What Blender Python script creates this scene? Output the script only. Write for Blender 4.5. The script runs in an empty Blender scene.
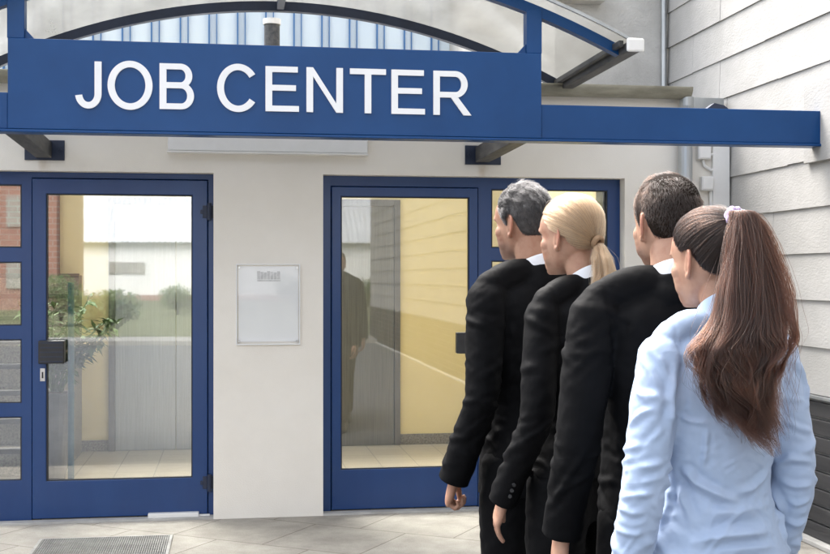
import bpy, bmesh, math, random
import numpy as np
from mathutils import Vector, Matrix, noise
from mathutils.bvhtree import BVHTree
random.seed(7)
R = math.radians
scene = bpy.context.scene
COL = scene.collection

# ------------------------------------------------------------------ camera numbers
FPX, D, EYE, YAW = 1180.0, 7.7, 1.537, R(8.8)
FWD = Vector((math.sin(YAW), math.cos(YAW), 0))
RGT = Vector((math.cos(YAW), -math.sin(YAW), 0))
CAM = Vector((0, -D, EYE))

def ray(px, py):
    return FWD + RGT * ((px - 415) / FPX) + Vector((0, 0, (277 - py) / FPX))

def at(px, py, y=0.0):            # point of the plane y = const that the photograph shows at this pixel
    d = ray(px, py)
    return CAM + d * ((y + D) / d.y)

def gnd(px, py, z=0.0):
    d = ray(px, py)
    return CAM + d * ((z - EYE) / d.z)

# ------------------------------------------------------------------ object helpers
def tag(o, label=None, cat=None, group=None, kind=None):
    if label: o['label'] = label
    if cat: o['category'] = cat
    if group: o['group'] = group
    if kind: o['kind'] = kind
    return o

def thing(name, label, cat, loc=(0, 0, 0), rz=0.0, group=None):
    o = bpy.data.objects.new(name, None)
    o.empty_display_size = 0.1
    COL.objects.link(o)
    o.location = loc
    o.rotation_euler = (0, 0, rz)
    return tag(o, label, cat, group)

def link(name, me, mat=None, parent=None, smooth=False, bevel=0.0, keep_world=True):
    o = bpy.data.objects.new(name, me)
    COL.objects.link(o)
    if mat is not None:
        me.materials.clear()
        me.materials.append(mat)
    if smooth:
        me.polygons.foreach_set('use_smooth', [True] * len(me.polygons))
    if parent is not None:
        o.parent = parent
        if keep_world:                      # geometry was written in world coordinates
            M = Matrix.Identity(4)
            p = parent
            chain = []
            while p is not None:
                chain.append(p); p = p.parent
            for q in reversed(chain):
                M = M @ (q.matrix_parent_inverse @ q.matrix_basis)
            o.matrix_parent_inverse = M.inverted()
    if bevel:
        b = o.modifiers.new('edge', 'BEVEL')
        b.width = bevel; b.segments = 2; b.limit_method = 'ANGLE'; b.angle_limit = R(40)
    return o

class MB:
    """collects shapes for ONE mesh"""
    def __init__(self):
        self.v = []; self.f = []
    def add(self, vs, fs):
        n = len(self.v)
        self.v += [tuple(p) for p in vs]
        self.f += [tuple(i + n for i in f) for f in fs]
        return self
    def box(self, x0, x1, y0, y1, z0, z1):
        if x0 > x1: x0, x1 = x1, x0
        if y0 > y1: y0, y1 = y1, y0
        if z0 > z1: z0, z1 = z1, z0
        vs = [(x0,y0,z0),(x1,y0,z0),(x1,y1,z0),(x0,y1,z0),(x0,y0,z1),(x1,y0,z1),(x1,y1,z1),(x0,y1,z1)]
        return self.add(vs, [(0,3,2,1),(4,5,6,7),(0,1,5,4),(1,2,6,5),(2,3,7,6),(3,0,4,7)])
    def bar(self, a, b, w, h, up=(0, 0, 1)):
        a = Vector(a); b = Vector(b); t = (b - a).normalized(); up = Vector(up)
        s = t.cross(up).normalized(); u = s.cross(t).normalized()
        vs = []
        for p in (a, b):
            for i, j in ((-1,-1),(1,-1),(1,1),(-1,1)):
                vs.append(p + s * (w/2*i) + u * (h/2*j))
        return self.add(vs, [(0,1,2,3),(7,6,5,4),(0,4,5,1),(1,5,6,2),(2,6,7,3),(3,7,4,0)])
    def tube(self, pts, rad, n=12, caps=True):
        pts = [Vector(p) for p in pts]
        if not hasattr(rad, '__len__'): rad = [rad] * len(pts)
        vs = []; fs = []
        ref = Vector((0, 0, 1))
        t0 = (pts[1] - pts[0]).normalized()
        if abs(t0.dot(ref)) > 0.9: ref = Vector((0, 1, 0))
        s = t0.cross(ref).normalized()
        for k, p in enumerate(pts):
            t = (pts[min(k+1, len(pts)-1)] - pts[max(k-1, 0)]).normalized()
            s = (s - t * s.dot(t)).normalized()
            u = t.cross(s)
            for i in range(n):
                a = 2 * math.pi * i / n
                vs.append(p + (s * math.cos(a) + u * math.sin(a)) * rad[k])
        for k in range(len(pts) - 1):
            for i in range(n):
                j = (i + 1) % n
                fs.append((k*n+i, k*n+j, (k+1)*n+j, (k+1)*n+i))
        if caps:
            fs.append(tuple(range(n - 1, -1, -1)))
            fs.append(tuple((len(pts)-1)*n + i for i in range(n)))
        return self.add(vs, fs)
    def prism(self, poly, y0, y1):           # polygon in x,z pushed along y
        n = len(poly)
        vs = [(p[0], y0, p[1]) for p in poly] + [(p[0], y1, p[1]) for p in poly]
        fs = [tuple(range(n)), tuple(range(2*n-1, n-1, -1))]
        fs += [(i, i+n, (i+1) % n + n, (i+1) % n) for i in range(n)]
        return self.add(vs, fs)
    def strip(self, outer, inner, y0, y1, closed=False):   # band between two polylines in x,z pushed along y
        n = len(outer)
        vs = []
        for y in (y0, y1):
            vs += [(p[0], y, p[1]) for p in outer]
            vs += [(p[0], y, p[1]) for p in inner]
        fs = []
        m = n if closed else n - 1
        for i in range(m):
            j = (i + 1) % n
            fs += [(i, j, n+j, n+i), (2*n+i, 3*n+i, 3*n+j, 2*n+j), (i, 2*n+i, 2*n+j, j), (n+i, n+j, 3*n+j, 3*n+i)]
        if not closed:
            fs += [(0, n, 3*n, 2*n), (n-1, 3*n-1, 4*n-1, 2*n-1)]
        return self.add(vs, fs)
    def mesh(self, name):
        me = bpy.data.meshes.new(name)
        me.from_pydata(self.v, [], self.f)
        bm = bmesh.new(); bm.from_mesh(me)
        bmesh.ops.recalc_face_normals(bm, faces=bm.faces)
        bm.to_mesh(me); bm.free()
        me.update()
        return me
    def build(self, name, mat, parent=None, smooth=False, bevel=0.0):
        return link(name, self.mesh(name), mat, parent, smooth, bevel)

def wall_cells(mb, us, vs, holes, place):
    """wall sheet with thickness over a grid, leaving out the cells inside any hole; place(u, v, side) gives the point"""
    nu, nv = len(us) - 1, len(vs) - 1
    def full(i, j):
        if i < 0 or j < 0 or i >= nu or j >= nv: return False
        cu, cv = (us[i] + us[i+1]) / 2, (vs[j] + vs[j+1]) / 2
        return not any(h[0] < cu < h[1] and h[2] < cv < h[3] for h in holes)
    for i in range(nu):
        for j in range(nv):
            if not full(i, j): continue
            a, b, c, d = us[i], us[i+1], vs[j], vs[j+1]
            for s in (0, 1):
                mb.add([place(a, c, s), place(b, c, s), place(b, d, s), place(a, d, s)], [(0, 1, 2, 3)])
            for (e0, e1, ni, nj) in (((a,c),(b,c),i,j-1), ((b,c),(b,d),i+1,j), ((b,d),(a,d),i,j+1), ((a,d),(a,c),i-1,j)):
                if not full(ni, nj):
                    mb.add([place(*e0, 0), place(*e1, 0), place(*e1, 1), place(*e0, 1)], [(0, 1, 2, 3)])
    return mb

def wall_xz(xs, zs, holes, y0, y1):
    xs = sorted(set(xs + [h[k] for h in holes for k in (0, 1)])); zs = sorted(set(zs + [h[k] for h in holes for k in (2, 3)]))
    mb = MB()
    wall_cells(mb, xs, zs, holes, lambda u, v, s: (u, (y0, y1)[s], v))
    me = mb.mesh('w')
    bm = bmesh.new(); bm.from_mesh(me)
    bmesh.ops.remove_doubles(bm, verts=bm.verts, dist=1e-5)
    bmesh.ops.recalc_face_normals(bm, faces=bm.faces)
    bm.to_mesh(me); bm.free()
    return me

# ------------------------------------------------------------------ materials
def new_mat(name):
    m = bpy.data.materials.new(name); m.use_nodes = True
    nt = m.node_tree
    return m, nt, nt.nodes['Principled BSDF']

def N(nt, kind, **kw):
    n = nt.nodes.new(kind)
    for k, v in kw.items():
        if k in n.inputs.keys(): n.inputs[k].default_value = v
        else: setattr(n, k, v)
    return n

def coords(nt, scale=(1, 1, 1), rot=(0, 0, 0), obj=True):
    tc = N(nt, 'ShaderNodeTexCoord')
    mp = N(nt, 'ShaderNodeMapping')
    mp.inputs['Scale'].default_value = scale
    mp.inputs['Rotation'].default_value = rot
    nt.links.new(tc.outputs['Object'], mp.inputs['Vector'])
    return mp.outputs['Vector']

def ramp(nt, fac, stops):
    r = N(nt, 'ShaderNodeValToRGB')
    el = r.color_ramp.elements
    while len(el) < len(stops): el.new(0.5)
    for e, (p, c) in zip(el, stops):
        e.position = p; e.color = (*c, 1)
    nt.links.new(fac, r.inputs['Fac'])
    return r.outputs['Color']

def bump(nt, bsdf, height, strength=0.3, dist=0.002):
    b = N(nt, 'ShaderNodeBump', Strength=strength, Distance=dist)
    nt.links.new(height, b.inputs['Height'])
    nt.links.new(b.outputs['Normal'], bsdf.inputs['Normal'])
    return b

def mottled(name, c0, c1, scale=6.0, rough=0.6, bscale=None, bstr=0.2, bdist=0.002, stretch=(1, 1, 1), spec=0.5, detail=6.0, metallic=0.0, lo=0.35, hi=0.65):
    m, nt, b = new_mat(name)
    v = coords(nt, stretch)
    n = N(nt, 'ShaderNodeTexNoise', Scale=scale, Detail=detail, Roughness=0.6)
    nt.links.new(v, n.inputs['Vector'])
    nt.links.new(ramp(nt, n.outputs['Fac'], [(lo, c0), (hi, c1)]), b.inputs['Base Color'])
    b.inputs['Roughness'].default_value = rough
    b.inputs['Specular IOR Level'].default_value = spec
    b.inputs['Metallic'].default_value = metallic
    if bscale:
        n2 = N(nt, 'ShaderNodeTexNoise', Scale=bscale, Detail=4.0)
        nt.links.new(v, n2.inputs['Vector'])
        bump(nt, b, n2.outputs['Fac'], bstr, bdist)
    return m

M = {}
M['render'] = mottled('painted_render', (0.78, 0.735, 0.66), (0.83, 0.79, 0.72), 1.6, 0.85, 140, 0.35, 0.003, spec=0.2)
M['stucco'] = mottled('rough_stucco', (0.44, 0.43, 0.41), (0.56, 0.55, 0.525), 3.0, 0.9, 60, 0.7, 0.008, spec=0.2)
M['blue'] = mottled('blue_coated_metal', (0.0025, 0.047, 0.165), (0.005, 0.058, 0.195), 2.5, 0.34, 260, 0.06, 0.001, spec=0.3)
M['blue_door'] = mottled('blue_door_paint', (0.006, 0.038, 0.145), (0.011, 0.05, 0.17), 3, 0.3, 300, 0.05, 0.001, stretch=(1, 1, .2), spec=0.5)
M['dark_blue'] = mottled('dark_steel', (0.009, 0.016, 0.04), (0.016, 0.027, 0.06), 8, 0.45, 90, 0.1, 0.001)
M['brown_steel'] = mottled('weathered_steel', (0.028, 0.03, 0.036), (0.085, 0.083, 0.08), 9, 0.55, 60, 0.2, 0.002, stretch=(3, .6, 3))
M['white_paint'] = mottled('white_enamel', (0.74, 0.73, 0.7), (0.8, 0.79, 0.77), 4, 0.45)
M['letter'] = mottled('white_letter', (0.84, 0.84, 0.84), (0.87, 0.87, 0.87), 4, 0.4)
M['zinc'] = mottled('zinc_pipe', (0.33, 0.35, 0.36), (0.48, 0.5, 0.51), 4, 0.38, None, metallic=0.7, stretch=(1, 1, .4))
M['old_gutter'] = mottled('mossy_gutter', (0.2, 0.19, 0.145), (0.33, 0.315, 0.25), 9, 0.75, 50, 0.4, 0.004, stretch=(.5, 1, 2))
M['black_plastic'] = mottled('black_plastic', (0.012, 0.012, 0.013), (0.02, 0.02, 0.022), 20, 0.4)
M['rubber'] = mottled('black_gasket', (0.012, 0.013, 0.018), (0.018, 0.02, 0.025), 20, 0.6)
M['chrome'] = mottled('brushed_steel', (0.5, 0.5, 0.5), (0.62, 0.62, 0.62), 30, 0.28, metallic=1.0)
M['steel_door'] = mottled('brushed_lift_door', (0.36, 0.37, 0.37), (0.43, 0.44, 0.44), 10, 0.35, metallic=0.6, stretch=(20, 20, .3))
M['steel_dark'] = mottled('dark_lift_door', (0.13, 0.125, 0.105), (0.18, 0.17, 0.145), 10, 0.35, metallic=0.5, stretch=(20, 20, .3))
M['steel_frame'] = mottled('dark_lift_frame', (0.1, 0.095, 0.085), (0.16, 0.15, 0.135), 10, 0.4, metallic=0.5, stretch=(20, 20, .3))
M['yellow'] = mottled('yellow_hall_paint', (0.73, 0.6, 0.29), (0.78, 0.65, 0.34), 1.3, 0.7, 120, 0.1, 0.001)
M['granite'] = mottled('speckled_granite', (0.07, 0.06, 0.042), (0.27, 0.24, 0.185), 70, 0.5, detail=3, lo=.3, hi=.7)
M['nosing'] = mottled('dark_stair_edge', (0.015, 0.014, 0.012), (0.03, 0.028, 0.025), 20, 0.6)
M['leaf'] = mottled('indoor_leaf', (0.025, 0.065, 0.014), (0.09, 0.14, 0.04), 9, 0.65, spec=.2)
M['pot'] = mottled('dark_planter', (0.03, 0.032, 0.035), (0.06, 0.06, 0.065), 6, 0.5)
M['soil'] = mottled('potting_soil', (0.02, 0.014, 0.009), (0.05, 0.036, 0.025), 40, 0.95)
M['dark_slats'] = mottled('dark_stained_slats', (0.022, 0.022, 0.024), (0.05, 0.049, 0.05), 5, 0.6, 60, 0.3, 0.002, stretch=(1, .15, 3))
M['concrete'] = mottled('pale_concrete', (0.36, 0.35, 0.33), (0.5, 0.49, 0.465), 5, 0.9, 90, 0.5, 0.004)
M['asphalt'] = mottled('asphalt', (0.075, 0.079, 0.086), (0.105, 0.109, 0.116), 3, 0.85, 200, 0.6, 0.004)
M['grass'] = mottled('lawn', (0.07, 0.085, 0.035), (0.14, 0.15, 0.07), 4, 0.9, 60, 0.8, 0.03)
M['bark'] = mottled('bark', (0.06, 0.045, 0.03), (0.12, 0.095, 0.07), 12, 0.9, 30, 0.6, 0.01, stretch=(3, 3, .5))
M['outleaf'] = mottled('outdoor_leaf', (0.045, 0.09, 0.02), (0.12, 0.17, 0.05), 2, 0.5)
M['warehouse'] = mottled('white_warehouse_wall', (0.78, 0.78, 0.77), (0.82, 0.82, 0.81), .5, 0.7)
M['glass_dark'] = mottled('dark_window', (0.3, 0.29, 0.26), (0.4, 0.39, 0.35), 3, 0.15)
M['tile_roof'] = mottled('red_roof', (0.22, 0.075, 0.045), (0.32, 0.12, 0.07), 2, 0.8)

def mat_siding():
    m, nt, b = new_mat('fibre_cement_siding')
    v = coords(nt, (1, 1, 1))
    n = N(nt, 'ShaderNodeTexNoise', Scale=2.2, Detail=5.0); nt.links.new(v, n.inputs['Vector'])
    v2 = coords(nt, (3, 2, 3))
    n2 = N(nt, 'ShaderNodeTexNoise', Scale=3.0, Detail=6.0); nt.links.new(v2, n2.inputs['Vector'])
    mx = N(nt, 'ShaderNodeMath', operation='MULTIPLY'); nt.links.new(n.outputs['Fac'], mx.inputs[0]); nt.links.new(n2.outputs['Fac'], mx.inputs[1])
    nt.links.new(ramp(nt, mx.outputs[0], [(0.1, (0.375, 0.367, 0.35)), (0.36, (0.43, 0.422, 0.405))]), b.inputs['Base Color'])
    b.inputs['Roughness'].default_value = 0.85
    b.inputs['Specular IOR Level'].default_value = 0.2
    n3 = N(nt, 'ShaderNodeTexNoise', Scale=90.0, Detail=4.0); nt.links.new(coords(nt, (1, .4, 1)), n3.inputs['Vector'])
    bump(nt, b, n3.outputs['Fac'], 0.5, 0.004)
    return m
M['siding'] = mat_siding()

def mat_paving():
    m, nt, b = new_mat('concrete_slabs')
    v = coords(nt, (1, 1, 1), (0, 0, R(34)))
    br = N(nt, 'ShaderNodeTexBrick', Scale=1.0)
    br.offset = 0.5
    for k, val in (('Mortar Size', 0.0045), ('Mortar Smooth', 0.3), ('Bias', 0.0), ('Brick Width', 0.62), ('Row Height', 0.62)):
        br.inputs[k].default_value = val
    br.inputs['Color1'].default_value = (0.315, 0.298, 0.272, 1)
    br.inputs['Color2'].default_value = (0.37, 0.352, 0.326, 1)
    br.inputs['Mortar'].default_value = (0.17, 0.15, 0.125, 1)
    nt.links.new(v, br.inputs['Vector'])
    n = N(nt, 'ShaderNodeTexNoise', Scale=3.5, Detail=9.0, Roughness=0.7); nt.links.new(v, n.inputs['Vector'])
    n2 = N(nt, 'ShaderNodeTexNoise', Scale=160.0, Detail=2.0); nt.links.new(v, n2.inputs['Vector'])
    mix = N(nt, 'ShaderNodeMix', data_type='RGBA', blend_type='MULTIPLY')
    mix.inputs['Factor'].default_value = 1.0
    nt.links.new(br.outputs['Color'], mix.inputs[6])
    nt.links.new(ramp(nt, n.outputs['Fac'], [(0.3, (0.74, 0.71, 0.665)), (0.62, (1.12, 1.1, 1.05))]), mix.inputs[7])
    mix2 = N(nt, 'ShaderNodeMix', data_type='RGBA', blend_type='MULTIPLY')
    mix2.inputs['Factor'].default_value = 1.0
    nt.links.new(mix.outputs[2], mix2.inputs[6])
    nt.links.new(ramp(nt, n2.outputs['Fac'], [(0.3, (0.82, 0.82, 0.82)), (0.7, (1.1, 1.1, 1.1))]), mix2.inputs[7])
    nt.links.new(mix2.outputs[2], b.inputs['Base Color'])
    b.inputs['Roughness'].default_value = 0.88
    sub = N(nt, 'ShaderNodeMath', operation='SUBTRACT')
    nt.links.new(n2.outputs['Fac'], sub.inputs[0])
    ml = N(nt, 'ShaderNodeMath', operation='MULTIPLY'); ml.inputs[1].default_value = 2.5
    nt.links.new(br.outputs['Fac'], ml.inputs[0]); nt.links.new(ml.outputs[0], sub.inputs[1])
    bump(nt, b, sub.outputs[0], 0.5, 0.004)
    return m
M['paving'] = mat_paving()

def mat_tiles():
    m, nt, b = new_mat('hall_floor_tiles')
    v = coords(nt)
    br = N(nt, 'ShaderNodeTexBrick', Scale=1.0); br.offset = 0.0
    for k, val in (('Mortar Size', 0.004), ('Brick Width', 0.3), ('Row Height', 0.3)):
        br.inputs[k].default_value = val
    br.inputs['Color1'].default_value = (0.5, 0.43, 0.32, 1)
    br.inputs['Color2'].default_value = (0.56, 0.49, 0.37, 1)
    br.inputs['Mortar'].default_value = (0.3, 0.26, 0.2, 1)
    nt.links.new(v, br.inputs['Vector']); nt.links.new(br.outputs['Color'], b.inputs['Base Color'])
    b.inputs['Roughness'].default_value = 0.3
    return m
M['tiles'] = mat_tiles()

def mat_brick(k=1.0, g=1.0):
    m, nt, b = new_mat('red_brick')
    v = coords(nt, (k, k, k), (R(90), 0, 0))
    br = N(nt, 'ShaderNodeTexBrick', Scale=1.0)
    for k, val in (('Mortar Size', 0.012), ('Brick Width', 0.25), ('Row Height', 0.083)):
        br.inputs[k].default_value = val
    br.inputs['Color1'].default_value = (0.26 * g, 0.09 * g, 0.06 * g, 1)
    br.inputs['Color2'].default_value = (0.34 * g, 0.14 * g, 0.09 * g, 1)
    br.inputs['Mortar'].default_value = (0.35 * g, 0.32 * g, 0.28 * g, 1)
    nt.links.new(v, br.inputs['Vector']); nt.links.new(br.outputs['Color'], b.inputs['Base Color'])
    b.inputs['Roughness'].default_value = 0.85
    return m
M['brick'] = mat_brick()
M['brick_reflection'] = mat_brick(1.7, 0.32)  # finer, darker brick, coloured to stand in for a reflection

def mat_glass(name, refl, tint=(0.93, 0.95, 0.94)):
    m, nt, b = new_mat(name)
    nt.nodes.remove(b)
    out = nt.nodes['Material Output']
    tr = N(nt, 'ShaderNodeBsdfTransparent', Color=(*tint, 1))
    gl = N(nt, 'ShaderNodeBsdfGlossy', Color=(0.97, 0.98, 1.0, 1), Roughness=0.018)
    lw = N(nt, 'ShaderNodeLayerWeight', Blend=0.5)
    pw = N(nt, 'ShaderNodeMath', operation='POWER'); pw.inputs[1].default_value = 5.0
    nt.links.new(lw.outputs['Facing'], pw.inputs[0])
    ad = N(nt, 'ShaderNodeMath', operation='MULTIPLY_ADD'); ad.inputs[1].default_value = 0.9 - refl; ad.inputs[2].default_value = refl + 0.02
    nt.links.new(pw.outputs[0], ad.inputs[0])
    n = N(nt, 'ShaderNodeTexNoise', Scale=1.1, Detail=1.0); nt.links.new(coords(nt), n.inputs['Vector'])
    bp = N(nt, 'ShaderNodeBump', Strength=0.05, Distance=0.006); nt.links.new(n.outputs['Fac'], bp.inputs['Height'])
    nt.links.new(bp.outputs['Normal'], gl.inputs['Normal'])
    mx = N(nt, 'ShaderNodeMixShader')
    nt.links.new(ad.outputs[0], mx.inputs[0]); nt.links.new(tr.outputs[0], mx.inputs[1]); nt.links.new(gl.outputs[0], mx.inputs[2])
    nt.links.new(mx.outputs[0], out.inputs['Surface'])
    return m
M['glass'] = mat_glass('reflective_glazing', 0.14)
M['glass_right'] = mat_glass('door_glazing', 0.05)
M['acrylic'] = mat_glass('clear_acrylic', 0.0, (0.995, 0.995, 0.995))

def mat_canopy():
    m, nt, b = new_mat('canopy_acrylic')
    nt.nodes.remove(b); out = nt.nodes['Material Output']
    v = coords(nt, (1.5, .5, 1.5))
    n = N(nt, 'ShaderNodeTexNoise', Scale=2.0, Detail=7.0); nt.links.new(v, n.inputs['Vector'])
    c = ramp(nt, n.outputs['Fac'], [(0.3, (0.27, 0.265, 0.25)), (0.7, (0.43, 0.43, 0.42))])
    tl = N(nt, 'ShaderNodeBsdfTranslucent'); nt.links.new(c, tl.inputs['Color'])
    df = N(nt, 'ShaderNodeBsdfDiffuse'); nt.links.new(c, df.inputs['Color'])
    tr = N(nt, 'ShaderNodeBsdfTransparent', Color=(.72, .73, .72, 1))
    gl = N(nt, 'ShaderNodeBsdfGlossy', Roughness=0.12)
    m1 = N(nt, 'ShaderNodeMixShader'); m1.inputs[0].default_value = 0.35
    nt.links.new(tl.outputs[0], m1.inputs[1]); nt.links.new(df.outputs[0], m1.inputs[2])
    m2 = N(nt, 'ShaderNodeMixShader'); m2.inputs[0].default_value = 0.5
    nt.links.new(m1.outputs[0], m2.inputs[1]); nt.links.new(tr.outputs[0], m2.inputs[2])
    m3 = N(nt, 'ShaderNodeMixShader'); m3.inputs[0].default_value = 0.07
    nt.links.new(m2.outputs[0], m3.inputs[1]); nt.links.new(gl.outputs[0], m3.inputs[2])
    nt.links.new(m3.outputs[0], out.inputs['Surface'])
    return m
M['canopy'] = mat_canopy()
M['clad_blue'] = mottled('pale_blue_cladding', (0.6, 0.7, 0.8), (0.68, 0.77, 0.85), 1.5, 0.4, stretch=(2, 2, .3))
M['rib_blue'] = mottled('blue_rib', (0.03, 0.13, 0.33), (0.05, 0.17, 0.4), 3, 0.4)
M['corrugated'] = mottled('corrugated_sheet', (0.5, 0.52, 0.54), (0.58, 0.6, 0.62), 1.2, 0.5, stretch=(1, .2, 1))
M['paper'] = mottled('printed_paper', (0.82, 0.825, 0.825), (0.85, 0.855, 0.855), 3, 0.7)
M['print'] = mottled('grey_print', (0.3, 0.3, 0.3), (0.5, 0.5, 0.5), 14, 0.7)

# ================================================================== THE SETTING
def sheet(name, x0, x1, y0, y1, z, mat):
    mb = MB(); mb.box(x0, x1, y0, y1, z - 0.5 if name == 'ground' else z - 0.003, z)
    o = mb.build(name, mat); tag(o, kind='structure'); return o

g = MB(); g.add([(-260, -260, -0.16), (260, -260, -0.16), (260, 260, -0.16), (-260, 260, -0.16)], [(0, 1, 2, 3)])
tag(g.build('ground', M['grass']), kind='structure')
pv = MB(); pv.box(-30, 3.34, -2.2, -0.1, -0.156, 0.0)
tag(pv.build('paving', M['paving']), kind='structure')
rd = MB(); rd.box(-90, 60, -19.5, -2.2005, -0.155, -0.003)
tag(rd.build('road', M['asphalt']), kind='structure')
M['kerbstone'] = mottled('grey_kerbstone', (0.2, 0.195, 0.185), (0.28, 0.275, 0.26), 5, 0.9)
kb = MB(); kb.box(-60, 60, -21.3, -19.502, -0.155, 0.1)
tag(kb.build('kerb', M['kerbstone'], bevel=0.01), kind='structure')

# ------------------------------------------------------------------ entrance building
XS = 3.36                                   # plane of the neighbour's siding
bld = thing('entrance_building', 'cream rendered entrance building with two blue framed glass doors', 'building', (0.3, 0, 0))
def fx(px, y=0.0): return at(px, 277, y).x
def fz(px, py, y=0.0): return at(px, py, y).z
WY = -0.1
LX0, LX1, LZ = -2.42, fx(213.7), fz(213, 174.3)
RX0, RX1, RZ = fx(322), fx(620), fz(322, 176.5)
RZ = LZ                                     # one head height
wall = wall_xz([-9.0, 3.335], [0.0, 2.66], [(LX0, LX1, -1, LZ), (RX0, RX1, -1, RZ)], WY, 0.06)
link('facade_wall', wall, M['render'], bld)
m = MB()
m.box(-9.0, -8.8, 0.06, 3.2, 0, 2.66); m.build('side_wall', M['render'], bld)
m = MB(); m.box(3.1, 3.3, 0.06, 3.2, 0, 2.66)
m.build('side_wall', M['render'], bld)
bw = wall_xz([-8.8, 3.1], [0.0, 2.6], [], 3.0, 3.2)
link('back_wall', bw, M['yellow'], bld)
m = MB(); m.box(2.45, 2.5, 0.06, 3.0, 0.0, 2.6); m.build('partition_wall', M['yellow'], bld)
m = MB(); m.box(-8.8, 3.1, 0.06, 3.0, -0.1, 0.004); m.build('hall_floor', M['tiles'], bld)
# roof over the hall, with unseen glazed openings added to brighten the inside
me = bpy.data.meshes.new('roof')
mb = MB(); wall_cells(mb, [-9.0, -3.4, -0.25, -0.1, 2.4, 3.3], [-0.1, 0.3, 2.9, 3.2],
                      [(-3.4, -0.25, 0.3, 2.9), (-0.1, 2.4, 0.3, 2.9)], lambda u, v, s: (u, v, (2.662, 2.75)[s]))
ro = mb.build('roof', M['zinc'], bld)
m = MB(); m.box(-3.42, -0.23, 0.27, 2.93, 2.752, 2.762); m.box(-0.12, 2.42, 0.27, 2.93, 2.752, 2.762)
m.build('added_rooflight', M['acrylic'], ro)
m = MB(); m.box(-8.8, -1.49, 2.93, 2.984, 0.005, 2.59); m.build('brick_reflection_panel', M['brick_reflection'], bld)  # brick face added indoors to imitate brick mirrored in the left panes
# skirting of the hall
for a_, b2_ in ((1.52, 2.45), (0.09, 0.36), (-1.49, -1.08)):
    m = MB(); m.box(a_, b2_, 2.985, 3.0, 0.004, 0.1); m.build('skirting', M['granite'], bld)
# lift doors in the back wall
for (a, b_) in ((-1.02, 0.03), (0.42, 1.46)):
    f = MB()
    f.box(a - .055, a, 2.955, 2.999, 0.005, 2.24); f.box(b_, b_ + .055, 2.955, 2.999, 0.005, 2.24); f.box(a, b_, 2.955, 2.999, 2.18, 2.24)
    fo = f.build('lift_frame', M['steel_frame'], bld, bevel=.003)
    l = MB(); mid = (a + b_) / 2
    l.box(a + .002, mid - .002, 2.972, 2.998, 0.006, 2.178); l.box(mid + .002, b_ - .002, 2.972, 2.998, 0.006, 2.178)
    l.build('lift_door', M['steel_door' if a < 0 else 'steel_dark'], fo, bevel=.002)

# ---- blue door sets
def frame_mesh(x0, x1, z0, z1, panes, y0, y1):
    return wall_xz([x0, x1], [z0, z1], panes, y0, y1)

def gasket(parent, panes, y):
    m = MB()
    for (a, b, c, d) in panes:
        t = 0.007
        m.box(a, a + t, y, y + .02, c, d); m.box(b - t, b, y, y + .02, c, d)
        m.box(a + t, b - t, y, y + .02, d - t, d); m.box(a + t, b - t, y, y + .02, c, c + t)
    m.build('gasket', M['rubber'], parent)

# left door set
fl = frame_mesh(LX0, LX1, 0.0, LZ, [], 0, 0)
lp = []
pane_rows = [(184.5, 247.5), (262, 325.5), (339.5, 403), (417, 480.5)]
sx1 = fx(21.5); sx0 = sx1 - 0.36
sx3 = sx0 - 0.09; sx2 = LX0 + 0.09
leaf_l = (fx(32), fx(208), 0.018, fz(120, 179))
hole_leaf = (leaf_l[0], leaf_l[1], -1, leaf_l[3])
for (a, b_) in pane_rows:
    lp.append((sx0, sx1, fz(10, b_), fz(10, a)))
    if sx3 - sx2 > .15: lp.append((sx2, sx3, fz(10, b_), fz(10, a)))
fr = link('door_frame', wall_xz([LX0, LX1], [0.0, LZ], [hole_leaf] + lp, 0.0, 0.055), M['blue_door'], bld, bevel=.004)
fr['label'] = 'blue frame with a ladder of small side panes'
gasket(fr, lp, 0.004)
def rebate(parent, h, z1):
    m = MB(); t = .024
    m.box(h[0] - t, h[0] + t, .0555, .068, .0045, z1 + t); m.box(h[1] - t, h[1] + t, .0555, .068, .0045, z1 + t); m.box(h[0] + t, h[1] - t, .0555, .068, .0045, .05); m.box(h[0] + t, h[1] - t, .0555, .068, z1 - t, z1 + t)
    m.build('rebate', M['rubber'], parent)
rebate(fr, hole_leaf, hole_leaf[3])
for (a, b_, c, d) in lp:
    m = MB(); m.box(a, b_, 0.022, 0.030, c, d); m.build('pane', M['glass'], fr)
lg = (fx(46.5), fx(192.5), fz(120, 479), fz(120, 194.5))
l0 = leaf_l
leaf = link('glazed_door', wall_xz([l0[0] + .004, l0[1] - .004], [l0[2], l0[3] - .004], [lg], -0.012, 0.045), M['blue_door'], bld, bevel=.004)
leaf['label'] = 'left blue glazed door with white bottom closer'
gasket(leaf, [lg], -0.006)
m = MB(); m.box(lg[0], lg[1], 0.014, 0.022, lg[2], lg[3]); m.build('pane', M['glass'], leaf)
for py in (212, 482):                         # hinges
    z = fz(207, py); x = fx(207.5)
    m = MB(); m.tube([(x + .012, -.03, z - .055), (x + .012, -.03, z + .055)], .014, 12)
    m.box(x - .03, x + .004, -.02, -.0125, z - .04, z + .04); m.box(x + .018, x + .045, -.016, -.0015, z - .04, z + .04)
    m.box(x - .045, x - .025, -.024, -.0125, z - .012, z + .012)
    m.build('hinge', M['dark_blue'], leaf, bevel=.002)
xa, xb = fx(40), fx(66); za, zb = fz(50, 363), fz(50, 340)
m = MB(); m.box(xa, xb, -.075, -.0125, za, zb); m.build('handle', M['black_plastic'], leaf, bevel=.006)
m = MB()
for k in range(5):
    zz = za + (zb - za) * (k + .5) / 5
    m.box(xa + .012, xb - .012, -.079, -.0752, zz - .004, zz + .004)
m.build('grip_ridge', M['dark_blue'], leaf)
xa, xb = fx(40.5), fx(45.5); za, zb = fz(43, 381), fz(43, 368)
m = MB(); m.box(xa, xb, -.018, -.0125, za, zb); m.build('lock_plate', M['chrome'], leaf, bevel=.002)
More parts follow.
